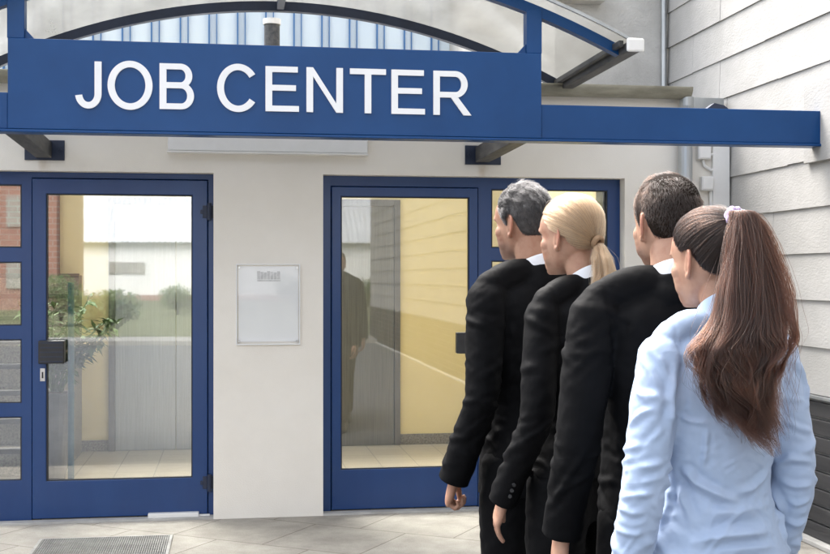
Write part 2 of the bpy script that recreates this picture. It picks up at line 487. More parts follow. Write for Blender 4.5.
xm = (xa + xb) / 2; zm = (za + zb) / 2
m = MB(); m.box(xm - .005, xm + .005, -.0205, -.0182, zm - .022, zm + .018); m.build('keyhole', M['black_plastic'], leaf)
xa, xb = fx(148.5), fx(199); za, zb = fz(175, 516.3), fz(175, 511.2)
m = MB(); m.box(xa, xb, -.06, -.0125, za, zb); m.box(xb, xb + .07, -.045, -.02, za + .004, za + .016); m.build('door_closer', M['white_paint'], leaf, bevel=.004)

# right door set
rl = (fx(331), fx(478), 0.018, fz(400, 187))
rg = (fx(340.8), fx(468.8), fz(400, 468), fz(400, 197))
rp = []
for (a, b_) in [(190, 248), (261, 322), (336, 397), (411, 468)]:
    rp.append((fx(491.5), fx(607.5), fz(550, b_), fz(550, a)))
fr2 = link('door_frame', wall_xz([RX0, RX1], [0.0, RZ], [(rl[0], rl[1], -1, rl[3])] + rp, 0.0, 0.055), M['blue_door'], bld, bevel=.004)
fr2['label'] = 'blue frame with wide side panes behind the queue'
gasket(fr2, rp, 0.004); rebate(fr2, (rl[0], rl[1]), rl[3])
for (a, b_, c, d) in rp:
    m = MB(); m.box(a, b_, 0.022, 0.030, c, d); m.build('pane', M['glass_right'], fr2)
leaf2 = link('glazed_door', wall_xz([rl[0] + .004, rl[1] - .004], [rl[2], rl[3] - .004], [rg], -0.012, 0.045), M['blue_door'], bld, bevel=.004)
leaf2['label'] = 'right blue glazed door showing the yellow hall'
gasket(leaf2, [rg], -0.006)
m = MB(); m.box(rg[0], rg[1], 0.014, 0.022, rg[2], rg[3]); m.build('pane', M['glass_right'], leaf2)
xa, xb = fx(455), fx(481); za, zb = fz(460, 353), fz(460, 332)
m = MB(); m.box(xa, xb, -.075, -.0125, za, zb); m.build('handle', M['black_plastic'], leaf2, bevel=.006)
m = MB(); m.box(LX0, LX1, -0.1, -0.012, 0.0, 0.012); m.box(RX0, RX1, -0.1, -0.012, 0.0, 0.012)
m.build('threshold', M['concrete'], bld)
# gutter and downpipe
gy, gz = -0.19, 2.735
m = MB(); n = 10; pts_o = []; pts_i = []
for i in range(n + 1):
    a = math.pi * i / n
    pts_o.append((-.075 * math.cos(a), -.075 * math.sin(a))); pts_i.append((-.068 * math.cos(a), -.068 * math.sin(a)))
for x0, x1 in ((-9.0, fx(689, gy)),):
    vs = []; 
    for x in (x0, x1):
        vs += [(x, gy + p[0], gz + .06 + p[1]) for p in pts_o] + [(x, gy + p[0], gz + .06 + p[1]) for p in pts_i]
    k = n + 1; fs = []
    for i in range(n):
        fs += [(i, i+1, 2*k+i+1, 2*k+i), (k+i, 3*k+i, 3*k+i+1, k+i+1), (i, k+i, k+i+1, i+1), (2*k+i, 2*k+i+1, 3*k+i+1, 3*k+i)]
    fs += [(0, 2*k, 3*k, k), (k-1, 2*k-1, 4*k-1, 3*k-1)]
    m.add(vs, fs)
gut = m.build('roof_gutter', M['old_gutter'], bld, smooth=True)
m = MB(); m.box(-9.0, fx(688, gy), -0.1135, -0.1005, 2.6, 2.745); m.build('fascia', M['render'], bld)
dx = fx(685, -0.16)
m = MB(); m.tube([(dx, gy, gz), (dx, gy, gz - .05), (dx, -.165, gz - .14), (dx, -.165, 0.12), (dx, -.19, .05), (dx, -.26, .02)], .047, 18)
for z in (.5, 1.9): m.tube([(dx, -.165, z), (dx, -.165, z + .03)], .052, 18)
m.build('downpipe', M['zinc'], bld, smooth=False)

# ------------------------------------------------------------------ rear block (upper storey set back)
rear = thing('rear_building', 'taller building behind the canopy with pale blue ribbed cladding and grey stucco', 'building', (0, 3.4, 2.75))
m = MB(); m.box(-14, 2.44, 5.5, 9.0, 0.0, 5.0); m.build('cladding', M['clad_blue'], rear)
m = MB()
x = -13.9
while x < 2.4:
    m.box(x, x + .016, 5.455, 5.499, 0.1, 5.0); m.box(x + .085, x + .095, 5.465, 5.499, 0.1, 5.0); x += .31
m.build('rib', M['rib_blue'], rear)
m = MB(); m.box(2.442, XS - .0008, 1.07, 9.0, 2.752, 5.0); m.build('stucco_wall', M['stucco'], rear)
m = MB()
p0 = at(580, 5, 1.0)
m.box(2.40, 2.80, 0.93, 1.068, p0.z + .02, p0.z + .07); m.build('sill', M['concrete'], rear, bevel=.004)
m = MB(); m.box(2.5, 2.78, 1.045, 1.068, p0.z + .075, p0.z + 1.2); m.build('window', M['rib_blue'], rear, bevel=.004)
m = MB(); m.tube([(XS - .06, 1.03, 2.76), (XS - .06, 1.03, 5.5)], .022, 12); m.build('downpipe', M['zinc'], rear)
px0 = at(272, 48, 3.0)
m = MB(); m.tube([(px0.x, 3.0, 2.7), (px0.x, 3.0, at(272, 25, 3.0).z)], .07, 18)
sp = m.build('vent_pipe', M['brown_steel'], rear)
m = MB(); m.tube([(px0.x, 3.0, at(272, 25, 3.0).z), (px0.x, 3.0, at(272, 19.5, 3.0).z)], .08, 18); m.build('cap', M['white_paint'], sp)

# ------------------------------------------------------------------ neighbour with lap siding
nb = thing('siding_building', 'neighbouring building with pale grey lap siding over dark slats', 'building', (XS, -6, 0))
YB0, YB1 = -21.0, 1.06
ST, SB = 0.2725, 0.855
m = MB(); rr = random.Random(4)
k = 0
while SB + k * ST < 7.4:
    z0, z1 = SB + k * ST, SB + (k + 1) * ST + .02
    y = YB0 - rr.random() * 1.0
    while y < YB1:
        y2 = min(y + rr.choice((.9, 1.2, 1.2)), YB1)
        if y2 > YB0:
            a = max(y, YB0) + .0015; b_ = y2 - .0015
            j = rr.uniform(-.0015, .0015); jz = rr.uniform(-.003, .003)
            xo, xi = XS - .024 + j, XS - .012 + j
            m.add([(xo, a, z0+jz), (xo, b_, z0+jz), (xi, b_, z1), (xi, a, z1), (XS, a, z0+jz), (XS, b_, z0+jz), (XS, b_, z1), (XS, a, z1)],
                  [(0,3,2,1),(4,5,6,7),(0,1,5,4),(1,2,6,5),(2,3,7,6),(3,0,4,7)])
        y = y2
    k += 1
m.build('siding', M['siding'], nb)
m = MB(); m.box(XS + .001, XS + 6, YB0, YB1, 0, 7.5); m.build('wall', M['stucco'], nb)
m = MB()
z = .03
while z < .8:
    m.box(XS - .035, XS - .006, YB0, -0.12, z, min(z + .088, .835)); z += .1
m.build('plinth_slats', M['dark_slats'], nb, bevel=.006)
m = MB(); m.box(XS - .09, XS - .001, YB0, -.12, 0.002, .028); m.build('plinth_kerb', M['concrete'], nb, bevel=.004)
m = MB(); m.box(XS - .05, XS - .0005, YB0, -.12, .837, .853); m.build('drip_edge', M['zinc'], nb)

# ------------------------------------------------------------------ entrance canopy with the sign
can = thing('entrance_canopy', 'blue steel canopy with arched clear roof and a large JOB CENTER sign', 'canopy', (0.3, -1.4, 2.3))
BY = -1.4; BZ0, BZ1, PZ = 2.297, 2.484, 2.762
CX, HW, EZ, PK = 0.30, 1.83, 2.825, 3.28
sgx0, sgx1 = fx(8, BY), fx(541, BY)
XL = CX - (3.32 - CX)
m = MB(); m.box(XL, sgx0 - .001, BY, BY + .09, BZ0, BZ1); m.box(sgx1 + .001, 3.325, BY, BY + .09, BZ0, BZ1)
m.box(XL, 3.324, BY - .012, BY + .1, BZ0 - .016, BZ0 - .001)
m.build('beam', M['blue'], can, bevel=.004)
pn = MB(); pn.box(sgx0, sgx1, BY - .012, BY + .085, BZ0, PZ)
panel = pn.build('sign_panel', M['blue'], can, bevel=.004)
panel['label'] = 'blue sign board reading JOB CENTER'
# lettering
LT = 0.0115
def band(cx, cz, rx, rz, a0, a1, w, n=28, ww=None):
    ww = ww or w
    o = []; i = []
    for k in range(n + 1):
        a = R(a0 + (a1 - a0) * k / n)
        o.append((cx + rx * math.cos(a), cz + rz * math.sin(a)))
        i.append((cx + (rx - ww) * math.cos(a), cz + (rz - w) * math.sin(a)))
    return o, i
let = MB()
LY0, LY1 = BY - .024, BY - .0125
H = fz(280, 66.5, LY0) - fz(280, 111.5, LY0)
def lx(px): return fx(px, LY0)
Zb = fz(280, 111.5, LY0)
Zt = Zb + H
SW = H * .148
DY = 0.0
def rect(x0, x1, z0, z1): let.box(x0, x1, LY0 + DY, LY1 - DY * .1, z0, z1)
def poly(p): let.prism(p, LY0, LY1)
def arc(*a, **k):
    o, i = band(*a, **k); let.strip(o, i, LY0 + DY, LY1 - DY * .1)
# J
x0, x1 = lx(75), lx(101.5); w = x1 - x0
rx = w / 2; rz = H * .30
rect(x1 - SW, x1, Zb + rz, Zt)
arc(x0 + rx, Zb + rz, rx, rz + .006, -180 + 8, 0, SW * .95, ww=SW)
# O
x0, x1 = lx(107.5), lx(152.5); cx = (x0 + x1) / 2
o, i = band(cx, (Zb + Zt) / 2, (x1 - x0) / 2, H / 2 + .008, 0, 360, SW * .95, 60, SW * 1.03)
let.strip(o[:-1], i[:-1], LY0, LY1, closed=True)
# B
def bowl(xl, xr, z0, z1, t):
    r = (z1 - z0) / 2
    xs = xr - r * 0.95
    rect(xl, xs, z1 - t, z1); rect(xl, xs, z0, z0 + t)
    arc(xs, (z0 + z1) / 2, xr - xs, r, -90, 90, t, ww=SW)
x0, x1 = lx(159.5), lx(194); T = SW * .86
rect(x0, x0 + SW, Zb, Zt)
zm = Zb + H * .525
bowl(x0 + SW, x1 - (x1 - x0) * .05, zm - T / 2 + .0005, Zt, T)
DY = .0004
bowl(x0 + SW, x1, Zb, zm + T / 2 - .0005, T)
DY = 0.0
# C
x0, x1 = lx(217), lx(257.5)
crx = (x1 - x0) / 2 * 1.04
arc(x0 + crx, (Zb + Zt) / 2, crx, H / 2 + .008, 36, 324, SW * .95, n=48, ww=SW * 1.03)
def E(a, b):
    x0, x1 = lx(a), lx(b)
    rect(x0, x0 + SW, Zb, Zt); e = x0 + SW
    rect(e, x1 - .006, Zt - T, Zt); rect(e, x1, Zb, Zb + T); rect(e, x1 - .016, Zb + H * .525 - T / 2, Zb + H * .525 + T / 2)
E(265.5, 299)
# N
x0, x1 = lx(306.5), lx(343)
rect(x0, x0 + SW, Zb, Zt); rect(x1 - SW, x1, Zb, Zt)
poly([(x0 + SW, Zt), (x0 + SW, Zt - H * .2), (x1 - SW, Zb), (x1 - SW, Zb + H * .2)])
# T
x0, x1 = lx(350), lx(386); c = (x0 + x1) / 2
rect(x0, x1, Zt - T, Zt); rect(c - SW / 2, c + SW / 2, Zb, Zt - T)
E(391.5, 425)
# R
x0, x1 = lx(433.5), lx(471.5)
rect(x0, x0 + SW, Zb, Zt)
xr = x0 + (x1 - x0) * .9; zm = Zb + H * .46
bowl(x0 + SW, xr, zm - T / 2, Zt, T)
xl = x0 + (x1 - x0) * .46
poly([(xl, zm - T / 2), (xl + SW * 1.15, zm - T / 2), (x1, Zb), (x1 - SW * 1.22, Zb)])
let.build('lettering', M['letter'], panel)
# posts
def arch_z(x): return PK - (PK - EZ) * ((x - CX) / HW) ** 2
for xc in (fx(15.5, BY), fx(534.5, BY)):
    m = MB(); m.box(xc - .043, xc + .043, BY + .002, BY + .083, PZ + .001 if xc > 0 else PZ + .001, arch_z(xc) - .03)
    po = m.build('post', M['blue'], can, bevel=.004)
    m = MB(); s = -1 if xc > CX else 1
    x_in = xc + s * .043
    m.prism([(x_in + s * .0005, PZ + .001), (x_in + s * .05, PZ + .001), (x_in + s * .0005, PZ + .055)], BY + .02, BY + .06)
    m.build('gusset', M['blue'], po)
xc = fx(15.5, BY)
# arches
def arch(name, y, w, h, mat):
    m = MB(); o = []; i = []
    for k in range(41):
        x = CX + HW * (-1 + 2 * k / 40)
        z = arch_z(x); o.append((x, z)); i.append((x, z - h))
    m.strip(o, i, y, y + w); return m.build(name, mat, can)
arch('front_arch', BY + .01, .06, .06, M['blue'])
arch('rear_arch', -0.19, .05, .06, M['dark_blue'])
m = MB(); o = []; i = []
for k in range(41):
    x = CX + (HW + .02) * (-1 + 2 * k / 40)
    z = arch_z(x) + .012; o.append((x, z)); i.append((x, z - .008))
m.strip(o, i, BY - .13, -0.1)
m.build('roof_sheet', M['canopy'], can, smooth=False)
m = MB(); m.strip([(p[0], p[1] + .006) for p in o], [(p[0], p[1] - .012) for p in o], BY - .146, BY - .1305); m.build('edge_trim', M['zinc'], can)
for xc in (CX,):
    m = MB(); m.bar((xc, BY + .075, arch_z(xc) - .03), (xc, -.195, arch_z(xc) - .03), .045, .05); m.build('purlin', M['dark_blue'], can, bevel=.003)
for s in (-1, 1):
    xe = CX + s * HW
    m = MB()
    m.bar((xe + s * .03, BY - .14, EZ - .035), (xe + s * .03, -.12, EZ - .035), .075, .055)
    m.bar((xe - s * .03, BY - .1, EZ - .012), (xe - s * .03, -.12, EZ - .012), .03, .035)
    go = m.build('canopy_gutter', M['brown_steel'], can, bevel=.006)
    m = MB(); m.bar((xe + s * .032, BY - .165, EZ - .03), (xe + s * .032, BY - .142, EZ - .03), .1, .075); m.build('end_cap', M['white_paint'], go, bevel=.012)
m = MB(); m.box(XS - .045, XS - .0245, BY - .12, BY + .2, 2.2, 2.66); m.build('wall_board', M['siding'], can, bevel=.004)
a = at(700, 105, BY + .12); b_ = at(722, 105, BY + .12)
m = MB(); m.prism([(a.x, BZ1 + .0005), (b_.x, BZ1 + .0005), (b_.x - .03, BZ1 + .022), (a.x + .045, BZ1 + .034)], BY + .02, BY + .08); m.build('cap_plate', M['dark_blue'], can)
# bracket arms
def brown_marks(mat, spots):  # blends a brown smear into the wall colour below each bracket
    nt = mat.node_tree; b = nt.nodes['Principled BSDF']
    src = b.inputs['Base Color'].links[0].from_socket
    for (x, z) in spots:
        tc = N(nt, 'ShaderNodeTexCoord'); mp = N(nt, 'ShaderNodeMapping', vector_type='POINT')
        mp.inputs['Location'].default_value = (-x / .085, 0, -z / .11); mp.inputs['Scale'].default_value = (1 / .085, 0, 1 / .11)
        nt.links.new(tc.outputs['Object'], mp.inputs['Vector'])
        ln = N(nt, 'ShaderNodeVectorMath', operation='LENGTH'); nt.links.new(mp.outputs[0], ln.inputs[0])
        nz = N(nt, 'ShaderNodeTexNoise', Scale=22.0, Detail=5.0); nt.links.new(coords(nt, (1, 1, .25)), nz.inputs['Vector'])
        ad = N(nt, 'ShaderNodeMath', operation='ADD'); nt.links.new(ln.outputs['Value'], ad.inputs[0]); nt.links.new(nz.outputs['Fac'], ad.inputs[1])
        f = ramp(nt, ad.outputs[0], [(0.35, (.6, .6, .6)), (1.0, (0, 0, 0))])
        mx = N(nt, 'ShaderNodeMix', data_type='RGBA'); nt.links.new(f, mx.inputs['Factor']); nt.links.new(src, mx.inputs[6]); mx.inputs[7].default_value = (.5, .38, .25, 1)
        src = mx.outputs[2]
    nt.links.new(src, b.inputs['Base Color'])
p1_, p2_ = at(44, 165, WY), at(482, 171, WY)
brown_marks(M['render'], [(p1_.x, p1_.z), (p2_.x, p2_.z)])
for (pw, pwy, x_off) in (((44, 150), 160, -0.03), ((482, 155), 165, 0.0)):
    pa = at(pw[0], pw[1], WY)
    pb = Vector((pa.x + x_off * 0, BY + .09, BZ0 + .06))
    m = MB(); m.bar(pa + Vector((0, -.012, 0)), pb + Vector((0, .001, 0)), .095, .1); ar = m.build('bracket_arm', M['brown_steel'], can, bevel=.004)
    xa = pa.x + (-.05 if pw[0] < 100 else -.11); 
    m = MB(); m.box(pa.x - .115, pa.x + .125, WY - .012, WY - .0005, pa.z - .065, pa.z + .06)
    for bx in (-.09, .1):
        m.tube([(pa.x + bx, WY - .022, pa.z), (pa.x + bx, WY - .0125, pa.z)], .011, 8)
    m.build('wall_plate', M['dark_blue'], ar, bevel=.002)

# ------------------------------------------------------------------ small things on the facade
a = at(168, 153, -.14); b_ = at(367, 136, -.14)
lf = thing('roller_box', 'long white painted box on the wall behind the sign board', 'box', ((a.x + b_.x) / 2, WY, a.z))
m = MB(); m.box(a.x, b_.x, -.185, WY - .001, a.z + .012, a.z + .13); m.build('housing', M['white_paint'], lf, bevel=.006)
m = MB(); m.box(a.x - .004, b_.x + .004, -.19, WY - .0015, a.z, a.z + .0105); m.build('bottom_rail', M['white_paint'], lf, bevel=.002)

a = at(236, 345, WY); b_ = at(300, 264, WY)
nbd = thing('notice_plate', 'clear acrylic notice holder with a blank white sheet between the doors', 'notice', ((a.x + b_.x) / 2, WY, a.z))
m = MB(); m.box(a.x + .015, b_.x - .012, WY - .004, WY - .002, a.z + .02, b_.z - .015); sh = m.build('sheet', M['paper'], nbd)
wv = b_.x - a.x; hv = b_.z - a.z
m = MB(); x0 = a.x + wv * .33; x1 = a.x + wv * .69; z0 = b_.z - hv * .215; z1 = b_.z - hv * .09
m.box(x0, x1, WY - .0052, WY - .0042, z0, z0 + .008)
for k in range(7):
    w = (x1 - x0) / 7
    m.box(x0 + k * w, x0 + (k + 1) * w - .002, WY - .0052, WY - .0042, z0 + .012, z1 - (k % 3) * .004)
M['print_pale'] = mottled('faded_print', (0.42, 0.42, 0.43), (0.62, 0.62, 0.62), 30, 0.7)
m.build('printed_block', M['print_pale'], sh)
m = MB(); m.box(a.x, b_.x, WY - .016, WY - .011, a.z, b_.z); m.build('cover', M['acrylic'], nbd, bevel=.001)
m = MB(); t = .006
for (p, q, r_, s) in ((a.x, a.x + t, a.z, b_.z), (b_.x - t, b_.x, a.z, b_.z), (a.x + t, b_.x - t, a.z, a.z + t), (a.x + t, b_.x - t, b_.z - t, b_.z)):
    m.box(p, q, WY - .0185, WY - .0005, r_, s)
m.build('rim', M['paper'], nbd, bevel=.001)
for (u, v) in ((.05, .05), (.95, .05), (.05, .95), (.95, .95)):
    x = a.x + wv * u; z = a.z + hv * v
    m = MB(); m.tube([(x, WY - .023, z), (x, WY - .0005, z)], .007, 10); m.build('screw', M['chrome'], nbd)

def jbox(px, py0, py1, w, label, cable):
    a = at(px - w / 2, py1, WY); b_ = at(px + w / 2, py0, WY)
    o = thing('junction_box', label, 'junction box', (a.x, WY, a.z))
    m = MB(); m.box(a.x, b_.x, WY - .05, WY - .0005, a.z, b_.z); m.build('housing', M['white_paint'], o, bevel=.006)
    m = MB(); m.box(a.x + .006, b_.x - .006, WY - .056, WY - .0505, a.z + .008, b_.z - .008); m.build('lid', M['white_paint'], o, bevel=.003)
    m = MB(); m.tube([(Vector((b_.x - .01, WY - .02, a.z + .03)) + Vector(c)) for c in cable], .011, 10); m.build('cable', M['white_paint'], o, smooth=True)
jbox(702, 143, 160, 13, 'upper white junction box with looped cable by the downpipe', [(0, 0, .0), (.05, 0, .01), (.075, 0, -.04), (.06, 0, -.085), (.02, 0, -.1), (-.03, 0, -.07), (-.04, .0, -.03)])
jbox(705, 177, 191, 12, 'lower small white junction box beside the downpipe', [(0, 0, -.02), (.0, 0, -.08), (.005, 0, -.25), (.0, .005, -.6), (.0, .005, -1.1)])
a = at(716, 190, -.11)
m = MB(); m.box(fx(713, -.13), XS - .03, -.13, WY - .0005, 0.0, 2.6); tag(m.build('corner_board', M['white_paint'], None, bevel=.004), 'pale upright board closing the corner beside the siding', 'board')

# floor grating before the left door
ga = gnd(40, 540); gb = gnd(172, 540)
M['grate'] = mottled('dull_galvanised_grating', (0.26, 0.25, 0.235), (0.36, 0.35, 0.33), 9, 0.7)
gw = thing('entrance_grating', 'grey steel foot grating set in the paving by the left door', 'grating', ((ga.x + gb.x) / 2, ga.y - .2, 0))
gx0, gx1, gy1 = ga.x, gb.x, ga.y; gy0 = gy1 - .55
m = MB(); t = .018
for bx in ((gx0, gx1, gy1 - t, gy1), (gx0, gx1, gy0, gy0 + t), (gx0, gx0 + t, gy0 + t, gy1 - t), (gx1 - t, gx1, gy0 + t, gy1 - t)):
    m.box(bx[0], bx[1], bx[2], bx[3], 0.001, .009)
m.build('frame', M['grate'], gw)
m = MB()
x = gx0 + t + .004
while x < gx1 - t: m.box(x, x + .004, gy0 + t, gy1 - t, .001, .008); x += .0125
y = gy0 + t + .015
while y < gy1 - t: m.box(gx0 + t, gx1 - t, y, y + .004, .0015, .0065); y += .03
m.build('bars', M['grate'], gw)
m = MB(); m.box(gx0 + .01, gx1 - .01, gy0 + .01, gy1 - .01, 0.0003, .0009); m.build('pit', M['pot'], gw)

# ------------------------------------------------------------------ in the hall
st = thing('staircase', 'granite stair with dark nosings rising behind the left side panes', 'stairs', (-1.9, .45, 0))
m = MB(); nn = MB(); x0, x1 = -2.9, fx(47, .45) - .08
for k in range(9):
    y0 = .42 + k * .29; z0 = .004 + k * .172
    m.box(x0, x1, y0, 2.95, z0, z0 + .172 - .001)
    nn.box(x0, x1, y0 - .016, y0 + .05, z0 + .1725, z0 + .186)
    nn.box(x0, x1, y0 - .01, y0 - .001, z0 + .15, z0 + .1715)
m.build('steps', M['granite'], st); nn.build('nosing', M['nosing'], st)
M['teal'] = mottled('teal_pole_paint', (0.006, 0.06, 0.09), (0.01, 0.08, 0.115), 5, 0.35)
hp = thing('handrail_post', 'blue round handrail post standing inside the left door', 'post', (fx(71, .5), .5, 0))
xx = fx(71, .5)
m = MB(); m.tube([(xx, .5, .005), (xx, .5, 1.5)], .021, 16); m.build('pole', M['teal'], hp, smooth=False)
m = MB(); m.tube([(xx, .5, .0055), (xx, .5, .012)], .05, 20); m.build('base_plate', M['teal'], hp)
# plant
pl = thing('potted_plant', 'leafy green plant in a dark tapered planter behind the left door', 'plant', (fx(56, .75), .75, 0))
pc = Vector((fx(56, .75), .75, 0))
m = MB(); m.tube([pc + Vector((0, 0, .005)), pc + Vector((0, 0, .35)), pc + Vector((0, 0, .72)), pc + Vector((0, 0, .74))], [.05, .085, .13, .13], 20)
po = m.build('planter', M['pot'], pl, bevel=.003)
m = MB(); m.tube([pc + Vector((0, 0, .741)), pc + Vector((0, 0, .745))], .115, 20); m.build('soil', M['soil'], po)
m = MB(); lf_ = MB(); rr = random.Random(11)
for s in range(26):
    az = rr.uniform(-.7, 1.5); ln = rr.uniform(.35, .85)
    base = pc + Vector((rr.uniform(-.04, .04), rr.uniform(-.04, .04), .745))
    tip = base + Vector((math.sin(az) * ln * .55, rr.uniform(-.2, .15), ln * .85 * math.cos(az * .5)))
    mid = (base + tip) / 2 + Vector((-.02, 0, .06))
    m.tube([base, mid, tip], [.006, .0045, .002], 6)
    for k in range(30):
        t = .25 + .75 * k / 29
        p = base.lerp(mid, t * 2) if t < .5 else mid.lerp(tip, t * 2 - 1)
        d = Vector((rr.uniform(-1, 1), rr.uniform(-1, 1), rr.uniform(-.5, .7))).normalized()
        sd = d.cross(Vector((0, 0, 1))).normalized() * rr.uniform(.014, .024); l = rr.uniform(.07, .12)
        lf_.add([p, p + d * l * .45 + sd, p + d * l + Vector((0, 0, -.02)), p + d * l * .45 - sd, p + d * l * .5 + Vector((0, 0, -.006))],
                [(0, 1, 4), (1, 2, 4), (2, 3, 4), (3, 0, 4)])
m.build('stem', M['leaf'], pl); lf_.build('foliage', M['leaf'], pl)

# ------------------------------------------------------------------ across the road (the doors mirror it)
wh = thing('warehouse', 'long white warehouse with a pale corrugated roof mirrored in the left door', 'warehouse', (0, -71, 0))
m = MB(); m.box(-11, 16, -84, -71, -.16, 3.85); wo = m.build('wall', M['warehouse'], wh)
m = MB(); m.box(-7.9, -5.6, -70.99, -70.94, 1.75, 2.5); m.build('window', M['glass_dark'], wo)
m = MB(); m.box(-11.02, 16.02, -70.99, -70.93, -.16, .35); m.build('plinth', M['brick'], wh)
vs = []; fs = []; nx = 27 * 6
for i in range(nx + 1):
    x = -11.3 + 27.6 * i / nx; dz = .09 * (i % 2)
    vs += [(x, -70.6, 3.75 + dz), (x, -77.5, 8.2 + dz)]
for i in range(nx): fs.append((2*i, 2*i+2, 2*i+3, 2*i+1))
m = MB(); m.add(vs, fs); m.build('roof', M['corrugated'], wh)
bh = thing('brick_house', 'red brick house mirrored at the left edge of the left door', 'house', (-12, -50, 0))
m = MB(); m.box(-17.5, -8.2, -60, -50, -.16, 7.0); m.build('wall', M['brick'], bh)
for x in (-10.0, -12.4, -14.8):
    for z in (1.0, 3.9):
        m = MB(); m.box(x - .5, x + .5, -49.99, -49.94, z, z + 1.45); m.build('window', M['glass_dark'], bh)
m = MB(); m.prism([(-17.9, 7.0), (-7.8, 7.0), (-12.85, 10.2)], -60.3, -49.7); m.build('roof', M['tile_roof'], bh)
ln = MB(); ln.box(-60, 60, -70.8, -21.32, -.158, -.02); tag(ln.build('lawn', M['grass']), kind='structure')

def leaf_cloud(mb, rr, centre, rad, count, size):
    for _ in range(count):
        while True:
            p = Vector((rr.uniform(-1, 1), rr.uniform(-1, 1), rr.uniform(-1, 1)))
            if .35 < p.length < 1: break
        q = Vector(centre) + Vector((p.x * rad[0], p.y * rad[1], p.z * rad[2]))
        d = Vector((rr.gauss(0, 1), rr.gauss(0, 1), rr.gauss(0, .6))).normalized()
        s = d.cross(Vector((rr.random(), rr.random(), 1))).normalized()
        l = size * rr.uniform(.6, 1.3)
        mb.add([q, q + d * l * .5 + s * l * .3, q + d * l, q + d * l * .5 - s * l * .3], [(0, 1, 2, 3)])
rr = random.Random(3)
for k, (x, y, h, lab) in enumerate([(-3.3, -22.9, 1.25, 'round shrub on the lawn nearest the road'), (-5.4, -31, 1.9, 'taller shrub on the lawn before the warehouse'),
                                    (-2.2, -42, 1.3, 'low shrub on the lawn beyond the taller shrub'), (2.5, -38, 1.8, 'shrub on the lawn mirrored at right of the left door'),
                                    (5.4, -40, 2.2, 'bushy shrub mirrored in the right door')]):
    o = thing('shrub', lab, 'shrub', (x, y, -.02), group='shrubs across the road')
    m = MB()
    for s in range(5):
        m.tube([(x, y, -.02), (x + rr.uniform(-.3, .3), y + rr.uniform(-.3, .3), h * .7)], [.03, .012], 6)
    m.build('stem', M['bark'], o)
    m = MB()
    for s in range(6):
        leaf_cloud(m, rr, (x + rr.uniform(-.5, .5), y + rr.uniform(-.4, .4), h * rr.uniform(.35, .75)), (.55, .5, .4), 420, .11)
    m.build('crown', M['outleaf'], o)
# ================================================================== PEOPLE
def catmull(rows, n):
    """smooth interpolation of rows of numbers, n samples per span"""
    rows = np.array(rows, float); out = []
    for i in range(len(rows) - 1):
        p0 = rows[max(i-1, 0)]; p1 = rows[i]; p2 = rows[i+1]; p3 = rows[min(i+2, len(rows)-1)]
        for k in range(n):
            t = k / n
            out.append(0.5 * ((2*p1) + (-p0+p2)*t + (2*p0-5*p1+4*p2-p3)*t*t + (-p0+3*p1-3*p2+p3)*t**3))
    out.append(rows[-1])
    return np.array(out)

def loft(mb, secs, n=36, xf=None):
    """secs: list of (z, half width, front y, back y, exponent[, x centre]) horizontal rounded sections, closed at both ends"""
    vs = []; fs = []
    for s in secs:
        z, w, yf, yb, e = s[:5]; xc = s[5] if len(s) > 5 else 0.0
        yc = (yf + yb) / 2
        for i in range(n):
            a = 2 * math.pi * i / n
            c, q = math.cos(a), math.sin(a)
            x = w * math.copysign(abs(c) ** (2 / e), c)
            y = ((yf - yc) if q > 0 else (yc - yb)) * math.copysign(abs(q) ** (2 / e), q)
            p = Vector((xc + x, yc + y, z))
            vs.append(xf @ p if xf else p)
    m = len(secs)
    for k in range(m - 1):
        for i in range(n):
            j = (i + 1) % n
            fs.append((k*n+i, k*n+j, (k+1)*n+j, (k+1)*n+i))
    fs.append(tuple(range(n-1, -1, -1))); fs.append(tuple((m-1)*n+i for i in range(n)))
    mb.add(vs, fs)

def ball(mb, c, r, xf=None, n=12):
    c = Vector(c); r = Vector(r) if hasattr(r, '__len__') else Vector((r, r, r))
    vs = [c - Vector((0, 0, r.z))]; fs = []
    for k in range(1, n):
        th = math.pi * k / n
        for i in range(2 * n):
            a = math.pi * i / n
            vs.append(c + Vector((r.x * math.sin(th) * math.cos(a), r.y * math.sin(th) * math.sin(a), -r.z * math.cos(th))))
    vs.append(c + Vector((0, 0, r.z))); m = 2 * n
    for i in range(m):
        fs.append((0, 1 + (i+1) % m, 1 + i)); fs.append((len(vs)-1, len(vs)-1-m+i, len(vs)-1-m+(i+1) % m))
    for k in range(n - 2):
        for i in range(m):
            j = (i+1) % m
            fs.append((1+k*m+i, 1+k*m+j, 1+(k+1)*m+j, 1+(k+1)*m+i))
    if xf: vs = [xf @ v for v in vs]
    mb.add(vs, fs)

def limb(mb, pts, rad, n=20, per=6, flat=None):
    """round tapered limb through pts with rounded ends"""
    rows = [list(p) + [r] for p, r in zip(pts, rad)]
    c = catmull(rows, per)
    a = Vector(c[0][:3]); b = Vector(c[1][:3]); d = (a - b).normalized()
    e = Vector(c[-1][:3]); f = Vector(c[-2][:3]); g_ = (e - f).normalized()
    P = [a + d * c[0][3] * .75, a + d * c[0][3] * .45] + [Vector(q[:3]) for q in c] + [e + g_ * c[-1][3] * .45, e + g_ * c[-1][3] * .75]
    Rr = [c[0][3] * .45, c[0][3] * .82] + [q[3] for q in c] + [c[-1][3] * .82, c[-1][3] * .45]
    mb.tube(P, Rr, n)

